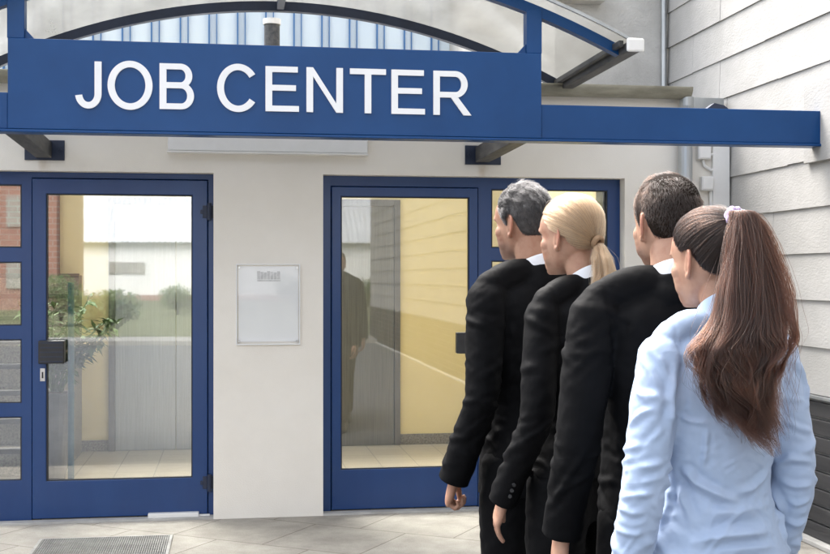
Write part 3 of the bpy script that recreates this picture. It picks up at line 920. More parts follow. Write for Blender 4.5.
def fuse(mb, voxel, smooth=6, factor=0.5, name='m'):
    """union of the overlapping closed shapes as one continuous skin"""
    me = mb.mesh(name)
    ob = bpy.data.objects.new(name, me); COL.objects.link(ob)
    r = ob.modifiers.new('r', 'REMESH'); r.mode = 'VOXEL'; r.voxel_size = voxel; r.use_smooth_shade = True
    s = ob.modifiers.new('s', 'SMOOTH'); s.factor = factor; s.iterations = smooth
    dg = bpy.context.evaluated_depsgraph_get(); dg.update()
    out = bpy.data.meshes.new_from_object(ob.evaluated_get(dg), depsgraph=dg)
    bpy.data.objects.remove(ob); bpy.data.meshes.remove(me)
    out.name = name
    return out

def vget(me):
    a = np.empty(len(me.vertices) * 3, np.float32); me.vertices.foreach_get('co', a); return a.reshape(-1, 3).astype(float)
def nget(me):
    a = np.empty(len(me.vertices) * 3, np.float32); me.vertex_normals.foreach_get('vector', a); return a.reshape(-1, 3).astype(float)
def vset(me, v):
    me.vertices.foreach_set('co', v.astype(np.float32).ravel()); me.update()

def relax(me, v, it=2, f=0.5):
    e = np.empty(len(me.edges) * 2, np.int32); me.edges.foreach_get('vertices', e); e = e.reshape(-1, 2)
    deg = np.bincount(e.ravel(), minlength=len(v)).astype(float)[:, None]
    for _ in range(it):
        acc = np.zeros_like(v)
        for k in range(3):
            acc[:, k] = np.bincount(e[:, 0], v[e[:, 1], k], len(v)) + np.bincount(e[:, 1], v[e[:, 0], k], len(v))
        v = v + f * (acc / np.maximum(deg, 1) - v)
    return v

def fold(v, disp, poly, width, amp, valley=0.5, sharp=1.0):
    """adds a soft crease ridge along a polyline of surface points"""
    poly = np.array(poly, float)
    lo = poly.min(0) - width * 4; hi = poly.max(0) + width * 4
    idx = np.where(np.all((v > lo) & (v < hi), axis=1))[0]
    if len(idx) == 0: return
    q = v[idx]; best = np.full(len(idx), 1e9); tt = np.zeros(len(idx))
    L = np.concatenate([[0], np.cumsum(np.linalg.norm(np.diff(poly, axis=0), axis=1))])
    for a, b, l0, l1 in zip(poly[:-1], poly[1:], L[:-1], L[1:]):
        ab = b - a; t = np.clip(((q - a) @ ab) / max(ab @ ab, 1e-12), 0, 1)
        d = np.linalg.norm(q - (a + t[:, None] * ab), axis=1)
        m = d < best; best[m] = d[m]; tt[m] = (l0 + t * (l1 - l0))[m] / max(L[-1], 1e-9)
    taper = np.clip(np.minimum(tt, 1 - tt) * 3.2 + 0.05, 0, 1) ** 0.8
    u = best / width
    prof = .55 * np.exp(-np.abs(u) ** 1.25 * 1.5) + .45 * np.exp(-(u / 1.5) ** 2) - valley * .6 * np.exp(-((u - 2.3) / 1.1) ** 2)
    disp[idx] += amp * prof * taper

def fbm(v, scale, seed=0.0, stretch=(1, 1, 1), octaves=3):
    """cheap smooth noise made of sine products, vectorised"""
    rs = np.random.RandomState(int(seed * 977) % 100000)
    q = v * np.array(stretch) * scale; out = np.zeros(len(v)); amp = 1.0; tot = 0
    for o in range(octaves):
        for _ in range(4):
            k = rs.normal(size=3); k /= np.linalg.norm(k); ph = rs.uniform(0, 6.28, 2); k2 = rs.normal(size=3) * .35
            out += amp * np.sin(q @ k * 6.28 + ph[0] + 1.3 * np.sin(q @ k2 * 6.28 + ph[1])); tot += amp
        q = q * 1.93; amp *= 0.55
    return out / tot * 2

# ---------------------------------------------------------------- materials of people
def mat_skin(name, c, red):
    m, nt, b = new_mat(name)
    at_ = N(nt, 'ShaderNodeAttribute', attribute_name='tint')
    v = coords(nt)
    n = N(nt, 'ShaderNodeTexNoise', Scale=28.0, Detail=6.0); nt.links.new(v, n.inputs['Vector'])
    base = ramp(nt, n.outputs['Fac'], [(0.28, (c[0] * .84, c[1] * .72, c[2] * .68)), (0.5, c), (0.72, tuple(min(1, x * 1.12) for x in c))])
    ab = N(nt, 'ShaderNodeAttribute', attribute_name='beard')
    n4 = N(nt, 'ShaderNodeTexNoise', Scale=700.0, Detail=2.0); nt.links.new(v, n4.inputs['Vector'])
    mb_ = N(nt, 'ShaderNodeMath', operation='MULTIPLY'); nt.links.new(ab.outputs['Fac'], mb_.inputs[0]); nt.links.new(n4.outputs['Fac'], mb_.inputs[1])
    m0 = N(nt, 'ShaderNodeMix', data_type='RGBA'); nt.links.new(mb_.outputs[0], m0.inputs['Factor']); nt.links.new(base, m0.inputs[6]); m0.inputs[7].default_value = (.09, .07, .065, 1)
    mx = N(nt, 'ShaderNodeMix', data_type='RGBA'); nt.links.new(at_.outputs['Fac'], mx.inputs['Factor'])
    nt.links.new(m0.outputs[2], mx.inputs[6]); mx.inputs[7].default_value = (*red, 1)
    nt.links.new(mx.outputs[2], b.inputs['Base Color'])
    b.inputs['Roughness'].default_value = 0.5
    b.inputs['Specular IOR Level'].default_value = 0.35
    b.inputs['Subsurface Weight'].default_value = 0.12
    b.inputs['Subsurface Radius'].default_value = (0.012, 0.005, 0.003)
    b.inputs['Subsurface Scale'].default_value = 0.6
    n2 = N(nt, 'ShaderNodeTexNoise', Scale=420.0, Detail=3.0); nt.links.new(v, n2.inputs['Vector'])
    bump(nt, b, n2.outputs['Fac'], 0.25, 0.0012)
    return m

def mat_cloth(name, c0, c1, rough=0.8, weave=900.0, sheen=0.3, bstr=0.25, spec=0.25, crumple=0.0):
    m, nt, b = new_mat(name)
    v = coords(nt)
    n = N(nt, 'ShaderNodeTexNoise', Scale=9.0, Detail=5.0); nt.links.new(v, n.inputs['Vector'])
    nt.links.new(ramp(nt, n.outputs['Fac'], [(0.35, c0), (0.65, c1)]), b.inputs['Base Color'])
    b.inputs['Roughness'].default_value = rough
    b.inputs['Specular IOR Level'].default_value = spec
    b.inputs['Sheen Weight'].default_value = sheen
    b.inputs['Sheen Roughness'].default_value = 0.5
    n2 = N(nt, 'ShaderNodeTexNoise', Scale=weave, Detail=2.0); nt.links.new(coords(nt, (1, 1, .35)), n2.inputs['Vector'])
    n3 = N(nt, 'ShaderNodeTexNoise', Scale=38.0, Detail=4.0); nt.links.new(v, n3.inputs['Vector'])
    ad = N(nt, 'ShaderNodeMath', operation='MULTIPLY_ADD'); ad.inputs[1].default_value = 0.35
    nt.links.new(n2.outputs['Fac'], ad.inputs[0]); nt.links.new(n3.outputs['Fac'], ad.inputs[2])
    bp = bump(nt, b, ad.outputs[0], bstr, 0.0025)
    if crumple:                                   # sharp little creases of thin cloth
        n5 = N(nt, 'ShaderNodeTexNoise', Scale=6.0, Detail=2.0, Distortion=1.0); nt.links.new(coords(nt, (1, 1, 1.5)), n5.inputs['Vector'])
        a1 = N(nt, 'ShaderNodeMath', operation='SUBTRACT'); a1.inputs[1].default_value = 0.5; nt.links.new(n5.outputs['Fac'], a1.inputs[0])
        a2 = N(nt, 'ShaderNodeMath', operation='ABSOLUTE'); nt.links.new(a1.outputs[0], a2.inputs[0])
        a3 = N(nt, 'ShaderNodeMath', operation='MULTIPLY_ADD'); a3.inputs[1].default_value = -9.0; a3.inputs[2].default_value = 1.0; a3.use_clamp = True; nt.links.new(a2.outputs[0], a3.inputs[0])
        a4 = N(nt, 'ShaderNodeMath', operation='POWER'); a4.inputs[1].default_value = 1.6; nt.links.new(a3.outputs[0], a4.inputs[0])
        b2 = N(nt, 'ShaderNodeBump', Strength=crumple, Distance=0.0035)
        nt.links.new(a4.outputs[0], b2.inputs['Height']); nt.links.new(bp.outputs['Normal'], b2.inputs['Normal'])
        nt.links.new(b2.outputs['Normal'], b.inputs['Normal'])
    return m

def mat_hair(name, col, rnd=0.3, rough=0.34):
    m = bpy.data.materials.new(name); m.use_nodes = True; nt = m.node_tree
    nt.nodes.remove(nt.nodes['Principled BSDF'])
    h = N(nt, 'ShaderNodeBsdfHairPrincipled')
    h.parametrization = 'COLOR'
    hi = N(nt, 'ShaderNodeHairInfo')
    lk = N(nt, 'ShaderNodeAttribute', attribute_name='lock')
    rm = N(nt, 'ShaderNodeMix', data_type='FLOAT'); rm.inputs['Factor'].default_value = 0.6
    nt.links.new(hi.outputs['Random'], rm.inputs[2]); nt.links.new(lk.outputs['Fac'], rm.inputs[3])
    nt.links.new(ramp(nt, rm.outputs[0], [(0.0, tuple(c * (1 - min(rnd, .75)) for c in col)), (0.55, col), (1.0, tuple(min(1, c * (1 + rnd * 1.9)) for c in col))]), h.inputs['Color'])
    h.inputs['Roughness'].default_value = rough
    h.inputs['Radial Roughness'].default_value = 0.45
    h.inputs['Random Roughness'].default_value = 0.2
    nt.links.new(hi.outputs['Random'], h.inputs['Random'])
    nt.links.new(h.outputs[0], nt.nodes['Material Output'].inputs['Surface'])
    return m

M['skin_tan'] = mat_skin('tan_skin', (0.35, 0.195, 0.13), (0.38, 0.14, 0.09))
M['skin_fair'] = mat_skin('fair_skin', (0.39, 0.225, 0.155), (0.42, 0.16, 0.11))
M['suit'] = mat_cloth('black_wool', (0.002, 0.0021, 0.0026), (0.0032, 0.0033, 0.0039), 0.7, 1100, 0.0, 0.35, 0.09, crumple=0.08)
M['suit2'] = mat_cloth('black_twill', (0.002, 0.0021, 0.0026), (0.0033, 0.0033, 0.0039), 0.65, 1100, 0.0, 0.35, 0.1, crumple=0.08)
M['white_cotton'] = mat_cloth('white_cotton', (0.6, 0.62, 0.66), (0.66, 0.68, 0.71), 0.8, 1400, 0.1, 0.2)
M['blue_cotton'] = mat_cloth('pale_blue_cotton', (0.335, 0.425, 0.575), (0.36, 0.445, 0.595), 0.75, 1400, 0.12, 0.22, crumple=0.1)
M['shoe'] = mottled('black_shoe_leather', (0.01, 0.01, 0.01), (0.018, 0.017, 0.016), 12, 0.3)
M['button'] = mottled('dark_button', (0.03, 0.03, 0.032), (0.05, 0.05, 0.05), 30, 0.25)
M['lilac'] = mat_cloth('lilac_towelling', (0.36, 0.26, 0.47), (0.47, 0.37, 0.58), 0.9, 300, 0.4, 0.6)
M['hair_grey'] = mat_hair('grey_hair', (0.0165, 0.0158, 0.0162), 0.85, .45)
M['hair_brown'] = mat_hair('short_brown_hair', (0.0085, 0.0048, 0.0034), 0.45, .42)
M['hair_blonde'] = mat_hair('blonde_hair', (0.25, 0.15, 0.08), 0.5)
M['hair_dark'] = mat_hair('dark_chestnut_hair', (0.0065, 0.0031, 0.0021), 0.35)
M['hair_dark_tail'] = mat_hair('chestnut_ponytail_hair', (0.0180, 0.0060, 0.0031), 1.1)
M['cap_grey'] = mottled('grey_scalp_hair', (0.04, 0.038, 0.037), (0.08, 0.077, 0.075), 60, 0.9, spec=0.1)
M['cap_brown'] = mottled('brown_scalp_hair', (0.010, 0.007, 0.005), (0.018, 0.012, 0.009), 60, 0.9, spec=0.1)
M['cap_blonde'] = mottled('blonde_scalp_hair', (0.2, 0.13, 0.075), (0.3, 0.2, 0.125), 60, 0.8, spec=0.15)
M['cap_dark'] = mottled('dark_scalp_hair', (0.008, 0.0045, 0.0035), (0.014, 0.008, 0.006), 60, 0.8, spec=0.15)
M['cap_tail'] = mottled('dark_tail_core', (0.012, 0.006, 0.004), (0.02, 0.01, 0.007), 60, 0.9, spec=0.1)
M['eye'] = mottled('eye_white', (0.65, 0.63, 0.6), (0.7, 0.68, 0.65), 10, 0.2)

HEAD = catmull([  # z, half width, front y, back y, exponent
    (-.118, .020, .072, .030, 2.0), (-.112, .033, .082, .008, 2.0), (-.098, .046, .088, -.018, 2.1), (-.078, .056, .088, -.050, 2.2),
    (-.052, .064, .089, -.076, 2.25), (-.028, .0695, .089, -.091, 2.3), (-.004, .0715, .088, -.099, 2.3), (.022, .0745, .096, -.102, 2.3),
    (.050, .0745, .091, -.1015, 2.25), (.076, .067, .077, -.092, 2.2), (.097, .052, .055, -.073, 2.1), (.110, .032, .028, -.047, 2.0), (.116, .010, .004, -.016, 2.0)], 4)
HC = Vector((0, -.006, .015))
_h = MB(); loft(_h, HEAD, 48)
HEAD_BVH = BVHTree.FromPolygons([Vector(p) for p in _h.v], _h.f)
_rc = {}
def skull(d):
    d = d.normalized()
    key = (round(d.x, 2), round(d.y, 2), round(d.z, 2))
    if key not in _rc:
        h = HEAD_BVH.ray_cast(HC + d * .4, -d)
        _rc[key] = (h[0] - HC).length if h[0] is not None else .09
    return _rc[key]
def sdir(az, el):     # az 0 = face, 180 = back, positive towards the left ear (-x)
    a = R(az); e = R(el)
    return Vector((-math.sin(a) * math.cos(e), math.cos(a) * math.cos(e), math.sin(e)))

def add_head(mb, T):
    loft(mb, HEAD, 48, T)
    # nose
    limb_pts = [(0, .089, .004), (0, .098, -.018), (0, .106, -.039)]
    vs = MB(); limb(vs, limb_pts, (.008, .0095, .0115), 12, 4)
    for s in (-1, 1): ball(vs, (s * .0105, .0985, -.043), (.0085, .010, .0075), None, 8)
    ball(vs, (0, .0915, -.0685), (.021, .0095, .0055), None, 8); ball(vs, (0, .0905, -.0795), (.019, .0095, .006), None, 8)   # lips
    ball(vs, (0, .083, -.106), (.016, .011, .012), None, 8)                                                                  # chin
    for s in (-1, 1):
        limb(vs, [(s * .014, .0925, .019), (s * .034, .089, .0225), (s * .052, .074, .016)], (.0065, .0075, .006), 10, 4)       # brow
        ball(vs, (s * .0435, .0465, -.028), (.0265, .026, .028), None, 10); ball(vs, (s * .040, .0435, -.047), (.0265, .0265, .028), None, 10); ball(vs, (s * .038, .042, -.062), (.0265, .026, .034), None, 10)                                                        # cheekbone
        c = Vector((s * .0735, -.016, -.012)); eb = Vector((s * .42, -.9, 0)).normalized(); eu = Vector((s * .06, -.16, 1)).normalized()
        pts = []; rad = []
        for k in range(22):
            a = R(-78 + 262 * k / 21)
            pts.append(c + eb * (.0165 * math.cos(a) + .004) + eu * (.031 * math.sin(a))); rad.append(.0046 if k < 18 else .0046 - (k - 17) * .0004)
        limb(vs, pts, rad, 8, 1)
        pts = [c + eb * (.006 * math.cos(R(a)) + .004) + eu * (.018 * math.sin(R(a)) + .002) for a in range(-60, 120, 30)]
        limb(vs, pts, [.0032] * len(pts), 8, 2)
        nrm = eb.cross(eu).normalized()
        for k in range(5):
            f = k / 4
            ball(vs, c - eb * .006 * (1 - f) + eb * .004 + eu * (.03 * (f - .5)) - Vector((s * .003, 0, 0)), (.0075, .012, .011), None, 8)
        ball(vs, c - eu * .031 + eb * .001, (.0065, .0085, .011), None, 8)
        ball(vs, c - eb * .0125 - eu * .003, (.005, .005, .0085), None, 8)
    mb.add([T @ Vector(p) for p in vs.v], vs.f)

def head_features(v, Tinv, me):
    """eye sockets, mouth line; returns displaced points and tint (0 skin .. 1 red: lips, ear rims)"""
    A = np.array(Tinv)[:3, :3]; b = np.array(Tinv)[:3, 3]
    q = v @ A.T + b
    tint = np.zeros(len(v)); dy = np.zeros(len(v))
    near = (np.abs(q[:, 0]) < .1) & (q[:, 2] > -.13) & (q[:, 2] < .13) & (q[:, 1] > .03)
    for s in (-1, 1):
        r2 = ((q[:, 0] - s * .032) / .017) ** 2 + ((q[:, 2] - .002) / .012) ** 2
        dy -= np.where(near, .0095 * np.exp(-r2), 0)
        r2 = ((q[:, 0] - s * .032) / .013) ** 2 + ((q[:, 2] - .001) / .006) ** 2
        dy += np.where(near, .005 * np.exp(-r2), 0)
    r2 = (q[:, 0] / .022) ** 2 + ((q[:, 2] + .074) / .003) ** 2
    dy -= np.where(near, .003 * np.exp(-r2), 0)
    r2 = (q[:, 0] / .021) ** 2 + ((q[:, 2] + .074) / .009) ** 2
    tint = np.maximum(tint, np.where(near & (r2 < 1.2), .75 * np.clip(1.3 - r2, 0, 1), 0))
    ear = (np.abs(q[:, 0]) > .076) & (q[:, 2] > -.06) & (q[:, 2] < .035) & (q[:, 1] < .01)
    tint = np.maximum(tint, np.where(ear, .55 * np.clip((np.abs(q[:, 0]) - .076) / .008, 0, 1), 0))
    q[:, 1] += dy
    face = np.clip((.066 - np.abs(q[:, 0])) / .012, 0, 1) * np.clip((q[:, 1] - .02) / .02, 0, 1) * (np.abs(q[:, 2]) < .14) * (q[:, 1] < .2)
    face *= np.clip((np.abs(q[:, 0]) - .016) / .012, 0, 1)
    q2 = relax(me, q, 14, .5)
    q = q + (q2 - q) * face[:, None]
    Ai = np.linalg.inv(A)
    return (q - b) @ Ai.T, tint

def add_hand(mb, side, wrist, dirv, fwd, curl, scale, thumb=0.4, spread=1.0):
    """side -1 left / +1 right. fingers run along dirv, thumb side faces fwd, palm faces the body"""
    z = -Vector(dirv).normalized(); y = (Vector(fwd) - z * Vector(fwd).dot(z)).normalized(); x = y.cross(z).normalized()
    palm = x * (-side)                        # towards the body
    W = Vector(wrist)
    def P(p, l, d): return W + y * (p * scale) - z * (l * scale) + palm * (d * scale)
    vs = []; fs = []; n = 16
    secs = [(-.03, .024, .020, .0), (0, .027, .019, .0), (.025, .035, .0165, .001), (.055, .041, .0155, .003), (.082, .0425, .0135, .004), (.098, .040, .011, .005), (.105, .034, .007, .006)]
    for (l, w, t, o) in secs:
        for i in range(n):
            a = 2 * math.pi * i / n; c, q = math.cos(a), math.sin(a)
            vs.append(P(w * math.copysign(abs(c) ** .8, c), l, o + t * math.copysign(abs(q) ** .8, q)))
    m = len(secs)
    for k in range(m - 1):
        for i in range(n):
            j = (i + 1) % n; fs.append((k*n+i, k*n+j, (k+1)*n+j, (k+1)*n+i))
    fs.append(tuple(range(n))); fs.append(tuple((m-1)*n+i for i in range(n-1, -1, -1)))
    mb.add(vs, fs)
    for (p0, L, r, cv, sp) in ((.0310, .074, .0079, 1.0, .10), (.0104, .083, .0081, 1.06, .02), (-.0105, .077, .0078, 1.14, -.05), (-.0305, .060, .0068, 1.25, -.13)):
        ang = R(10) * cv; pts = []; rad = []
        p, l, d = p0, .092, .004
        pts.append(P(p, l, d)); rad.append(r * scale * 1.02)
        for seg, (fr_, k) in enumerate(((.46, .75), (.30, 1.15), (.24, .75))):
            ang += R(curl) * k * cv
            steps = 2
            for q in range(steps):
                ll = L * fr_ / steps
                l += math.cos(ang) * ll; d += math.sin(ang) * ll; p += sp * ll * spread
                pts.append(P(p, l, d)); rad.append(r * scale * ((1.0, .93, .84)[seg] if q == 0 else (1.0, .92, .74)[seg]))
        limb(mb, pts, rad, 10, 2)
    # thumb leaves the side of the palm near its base
    pts = [P(.018, .018, .008), P(.036, .042, .014), P(.047 + .006 * thumb, .068, .017 + .012 * thumb), P(.048 - .004 * thumb, .094, .022 + .022 * thumb), P(.045 - .01 * thumb, .11, .025 + .03 * thumb)]
    limb(mb, pts, [r * scale for r in (.0135, .0125, .0105, .0092, .0072)], 10, 3)

def revolve_collar(mb, centre, rx, ry, prof, tilt, gap, n=48, roll=0.0):
    """collar: profile (radial offset, height) carried round the neck, opening at the front (+y)"""
    m = len(prof); vs = []; fs = []
    for k in range(n + 1):
        a = R(90 + gap) + (2 * math.pi - 2 * R(gap)) * k / n
        c, q = math.cos(a), math.sin(a)
        back = (1 - q) / 2                     # 1 at the nape, 0 at the front
        for (o, h) in prof:
            vs.append(Vector(centre) + Vector(((rx + o) * c, (ry + o) * q, h * (.72 + .28 * back) + tilt * (back - 1))))
    for k in range(n):
        for i in range(m):
            j = (i + 1) % m
            fs.append((k*m+i, k*m+j, (k+1)*m+j, (k+1)*m+i))
    fs.append(tuple(range(m))); fs.append(tuple(n*m+i for i in range(m-1, -1, -1)))
    mb.add(vs, fs)

# ---------------------------------------------------------------- hair
def hair_object(name, strands, radius, mat, parent, lock=None):
    """strands: array (N, n, 3); radius: array (n,)"""
    S = np.asarray(strands, np.float32); Nn, n = S.shape[:2]
    hc = bpy.data.hair_curves.new(name)
    hc.add_curves([n] * Nn)
    hc.attributes['position'].data.foreach_set('vector', S.ravel())
    ra = hc.attributes.get('radius') or hc.attributes.new('radius', 'FLOAT', 'POINT')
    ra.data.foreach_set('value', np.tile(np.asarray(radius, np.float32), Nn))
    lo = hc.attributes.new('lock', 'FLOAT', 'CURVE')
    lo.data.foreach_set('value', np.asarray(lock if lock is not None else np.random.RandomState(1).uniform(0, 1, Nn), np.float32))
    hc.materials.append(mat)
    o = bpy.data.objects.new(name, hc); COL.objects.link(o); o.parent = parent
    return o

def interp(tab, x):
    xs = [p[0] for p in tab]; ys = [p[1] for p in tab]
    return float(np.interp(x, xs, ys))

HL_MAN = [(0, 47), (25, 46), (42, 34), (58, 22), (70, 4), (76, -14), (82, -20), (86, 4), (98, 13), (108, 4), (116, -16), (128, -36), (150, -42), (180, -44)]
HL_MAN1 = [(0, 50), (20, 50), (38, 38), (55, 26), (68, 8), (75, -10), (81, -16), (86, 6), (98, 13), (108, 4), (116, -16), (128, -36), (150, -42), (180, -44)]
HL_WOM = [(0, 46), (30, 43), (50, 30), (66, 15), (78, 1), (86, 1), (94, 4), (104, -2), (114, -14), (126, -29), (142, -38), (180, -42)]

def hair_cap(T, hl, thick, name, mat, parent, inner=-.004):
    """closed shell of hair over the scalp; thick(az, f) metres, f = 0 at crown .. 1 at the hairline"""
    na, nt_ = 72, 18; vs = []; fs = []
    for layer in (0, 1):
        for i in range(na):
            az = 360 * i / na; a_ = az if az <= 180 else 360 - az
            e0 = interp(hl, a_) + 2.6
            for k in range(nt_ + 1):
                f = k / nt_
                el = 89.5 + (e0 - 89.5) * f
                d = sdir(az, el)
                off = thick(a_, f) if layer == 0 else inner
                vs.append(T @ (HC + d * (skull(d) + off)))
    m = nt_ + 1; L = na * m
    for layer in (0, 1):
        for i in range(na):
            j = (i + 1) % na
            for k in range(nt_):
                q = (layer*L+i*m+k, layer*L+i*m+k+1, layer*L+j*m+k+1, layer*L+j*m+k)
                fs.append(q if layer == 0 else q[::-1])
        fs.append(tuple(layer*L + i*m for i in range(na)))
    for i in range(na):
        j = (i + 1) % na
        fs.append((i*m+nt_, L+i*m+nt_, L+j*m+nt_, j*m+nt_))
    mb = MB(); mb.add(vs, fs)
    return link(name, mb.mesh(name), mat, parent, True, keep_world=False)

def rand_scalp(rs, hl, bias=None):
    while True:
        z = rs.uniform(-.75, 1); az = rs.uniform(0, 360); el = math.degrees(math.asin(z))
        a_ = az if az <= 180 else 360 - az
        e0 = interp(hl, a_) + rs.uniform(-1.2, 2.8) + .9 * math.sin(az * .9)
        if el > e0 and (bias is None or rs.uniform() < bias(a_, el, e0)): return az, el, a_, e0

def short_hair(T, hl, thick, length, comb, n, rs, wave, lift, npt=6):
    A = np.array(T); out = []
    for _ in range(n):
        az, el, a_, e0 = rand_scalp(rs, hl)
        f = (89.5 - el) / (89.5 - e0)
        d = sdir(az, el); root = HC + d * (skull(d) + max(.0, thick(a_, f) * .55) )
        t = comb(az, el, d)
        t = (t - d * t.dot(d)).normalized()
        side = d.cross(t)
        L = length(a_, el, f) * rs.uniform(.7, 1.15)
        jit = Vector(rs.normal(size=3)) * .12
        ph = rs.uniform(0, 6.28); cl = math.sin(root.x * 190 + root.z * 120) + math.sin(root.y * 160 + root.x * 70)
        lf = lift(a_, el, f) * (1 + .35 * cl)
        p = root.copy(); row = [p.copy()]
        for k in range(1, npt):
            u = k / (npt - 1)
            v_ = (t * (1 - .2 * u) + d * (lf * (1 - 1.35 * u)) + jit + side * (wave * math.sin(ph * .25 + u * 4.2 + cl * 1.3))).normalized()
            p = p + v_ * (L / (npt - 1)); row.append(p.copy())
        out.append([tuple(T @ q) for q in row])
    return np.array(out)

def slerp(a, b, t):
    w = math.acos(max(-1, min(1, a.dot(b))))
    if w < 1e-4: return a.copy()
    return (a * math.sin((1 - t) * w) + b * math.sin(t * w)) / math.sin(w)

def pulled_hair(T, hl, tie_az, tie_el, tie_out, n, rs, off0, off1, npt=12, up=0.0):
    """hair combed over the skull from its roots to the tie"""
    dt = sdir(tie_az, tie_el); out = []
    for _ in range(n):
        az, el, a_, e0 = rand_scalp(rs, hl, lambda a, e, h: 1.0 if e - h < 9 else .42)
        d0 = sdir(az, el); lay = rs.uniform(.15, 1)
        jit = Vector(rs.normal(size=3)) * .010
        w = rs.normal() * (.0007 if rs.uniform() > .025 else .004); ph = rs.uniform(0, 6.28)
        row = []
        strandy = .0011 * math.sin(a_ * .55 + el * .13 + (3 if az > 180 else 0))
        for k in range(npt):
            u = k / (npt - 1)
            d = (slerp(d0, dt, u) + jit * math.sin(math.pi * u)).normalized()
            bulge = off0 + (off1 - off0) * math.sin(min(1, u * 1.2) * math.pi * .5) 
            r = skull(d) + (bulge * lay + strandy * math.sin(math.pi * u) + .0022) * min(1, u * 4 + .55) + w * math.sin(ph + 5 * u)
            p = HC + d * r
            if u > .82: p = p.lerp(HC + dt * (skull(dt) + tie_out) + jit * .45, (u - .82) / .18)
            row.append(tuple(T @ p))
        out.append(row)
    return np.array(out)

def tail_strands(guide, width, thick, n, rs, wave=.007, clumps=46, npt=26, xax=(1, 0, 0), yax=(0, 1, 0), lengths=(.72, 1.0), tipin=.5):
    """guide: list of points; width/thick: half sizes along it"""
    G = catmull(guide, 12); tt = np.linspace(0, 1, len(G))
    X = np.array(xax, float); Y = np.array(yax, float)
    wt = np.linspace(0, 1, len(width)); ht = np.linspace(0, 1, len(thick))
    cu = rs.uniform(-1, 1, clumps); cv = rs.uniform(-1, 1, clumps); cph = rs.uniform(0, 6.28, clumps); cl = rs.uniform(*lengths, clumps); cfr = rs.uniform(.35, 1.25, clumps); cam_ = rs.uniform(.3, 1.5, clumps)
    out = []; locks = []; ccol = rs.uniform(0, 1, clumps)
    for _ in range(n):
        k = rs.randint(clumps); a = rs.uniform(0, 6.28); r = math.sqrt(rs.uniform())
        u0, v0 = math.cos(a) * r, math.sin(a) * r
        du, dv = rs.normal(0, .17, 2) * (2.4 if rs.uniform() < .03 else 1)
        end = min(1, cl[k] * rs.uniform(.86, 1.035) * (1 - .12 * abs(cu[k])))
        s = np.linspace(0, end, npt)
        gp = np.stack([np.interp(s, tt, G[:, c]) for c in range(3)], 1)
        W = np.interp(s, wt, width); Hh = np.interp(s, ht, thick)
        mixc = np.clip(s * 2.6, 0, 1)
        tight = 1 - .35 * np.clip((s / end - .6) / .4, 0, 1)
        u = u0 * (1 - mixc) + (cu[k] + du * tight) * mixc
        v = v0 * (1 - mixc) + (cv[k] * .9 + dv * tight) * mixc
        am = wave * cam_[k] * np.clip(s * 1.8, 0, 1.3)
        wu = am * np.sin(s * 17 * cfr[k] + cph[k] + du * 5.0) + am * .25 * np.sin(s * 43 + cph[k] * 2 + dv * 5); wv = am * .6 * np.cos(s * 17 * cfr[k] + cph[k] * 1.7)
        locks.append(ccol[k])
        out.append(gp + X * (u * W + wu)[:, None] + Y * (v * Hh + wv)[:, None])
    return np.array(out), locks

def tail_core(guide, width, thick, name, mat, parent, xax=(1, 0, 0), yax=(0, 1, 0), k=.72, upto=.8):
    G = catmull(guide, 8); tt = np.linspace(0, 1, len(G)); X = Vector(xax); Y = Vector(yax); n = 20; vs = []; fs = []
    rows = [i for i in range(len(G)) if tt[i] <= upto]
    for i in rows:
        e = min(1, (upto - tt[i]) / .25 + .12)
        W = np.interp(tt[i], np.linspace(0, 1, len(width)), width) * k * e; Hh = np.interp(tt[i], np.linspace(0, 1, len(thick)), thick) * k * e
        for q in range(n):
            a = 2 * math.pi * q / n
            vs.append(Vector(G[i]) + X * (W * math.cos(a)) + Y * (Hh * math.sin(a)))
    m = len(rows)
    for r_ in range(m - 1):
        for q in range(n):
            fs.append((r_*n+q, r_*n+(q+1) % n, (r_+1)*n+(q+1) % n, (r_+1)*n+q))
    fs.append(tuple(range(n))); fs.append(tuple((m-1)*n+q for q in range(n-1, -1, -1)))
    mb = MB(); mb.add(vs, fs)
    return link(name, mb.mesh(name), mat, parent, True, keep_world=False)

# ---------------------------------------------------------------- a person
def torus_around(mb, c, ax, R_, r, n=28, m=12, wob=0.0):
    ax = Vector(ax).normalized(); ref = Vector((0, 0, 1)) if abs(ax.z) < .9 else Vector((1, 0, 0))
    s = ax.cross(ref).normalized(); u = ax.cross(s); vs = []; fs = []
    for i in range(n):
        a = 2 * math.pi * i / n; rad = s * math.cos(a) + u * math.sin(a); rr_ = r * (1 + wob * math.sin(9 * a))
        for j in range(m):
            b = 2 * math.pi * j / m
            vs.append(Vector(c) + rad * (R_ + rr_ * math.cos(b)) + ax * (rr_ * 1.25 * math.sin(b)))
    for i in range(n):
        for j in range(m):
            fs.append((i*m+j, ((i+1) % n)*m+j, ((i+1) % n)*m+(j+1) % m, i*m+(j+1) % m))
    mb.add(vs, fs)

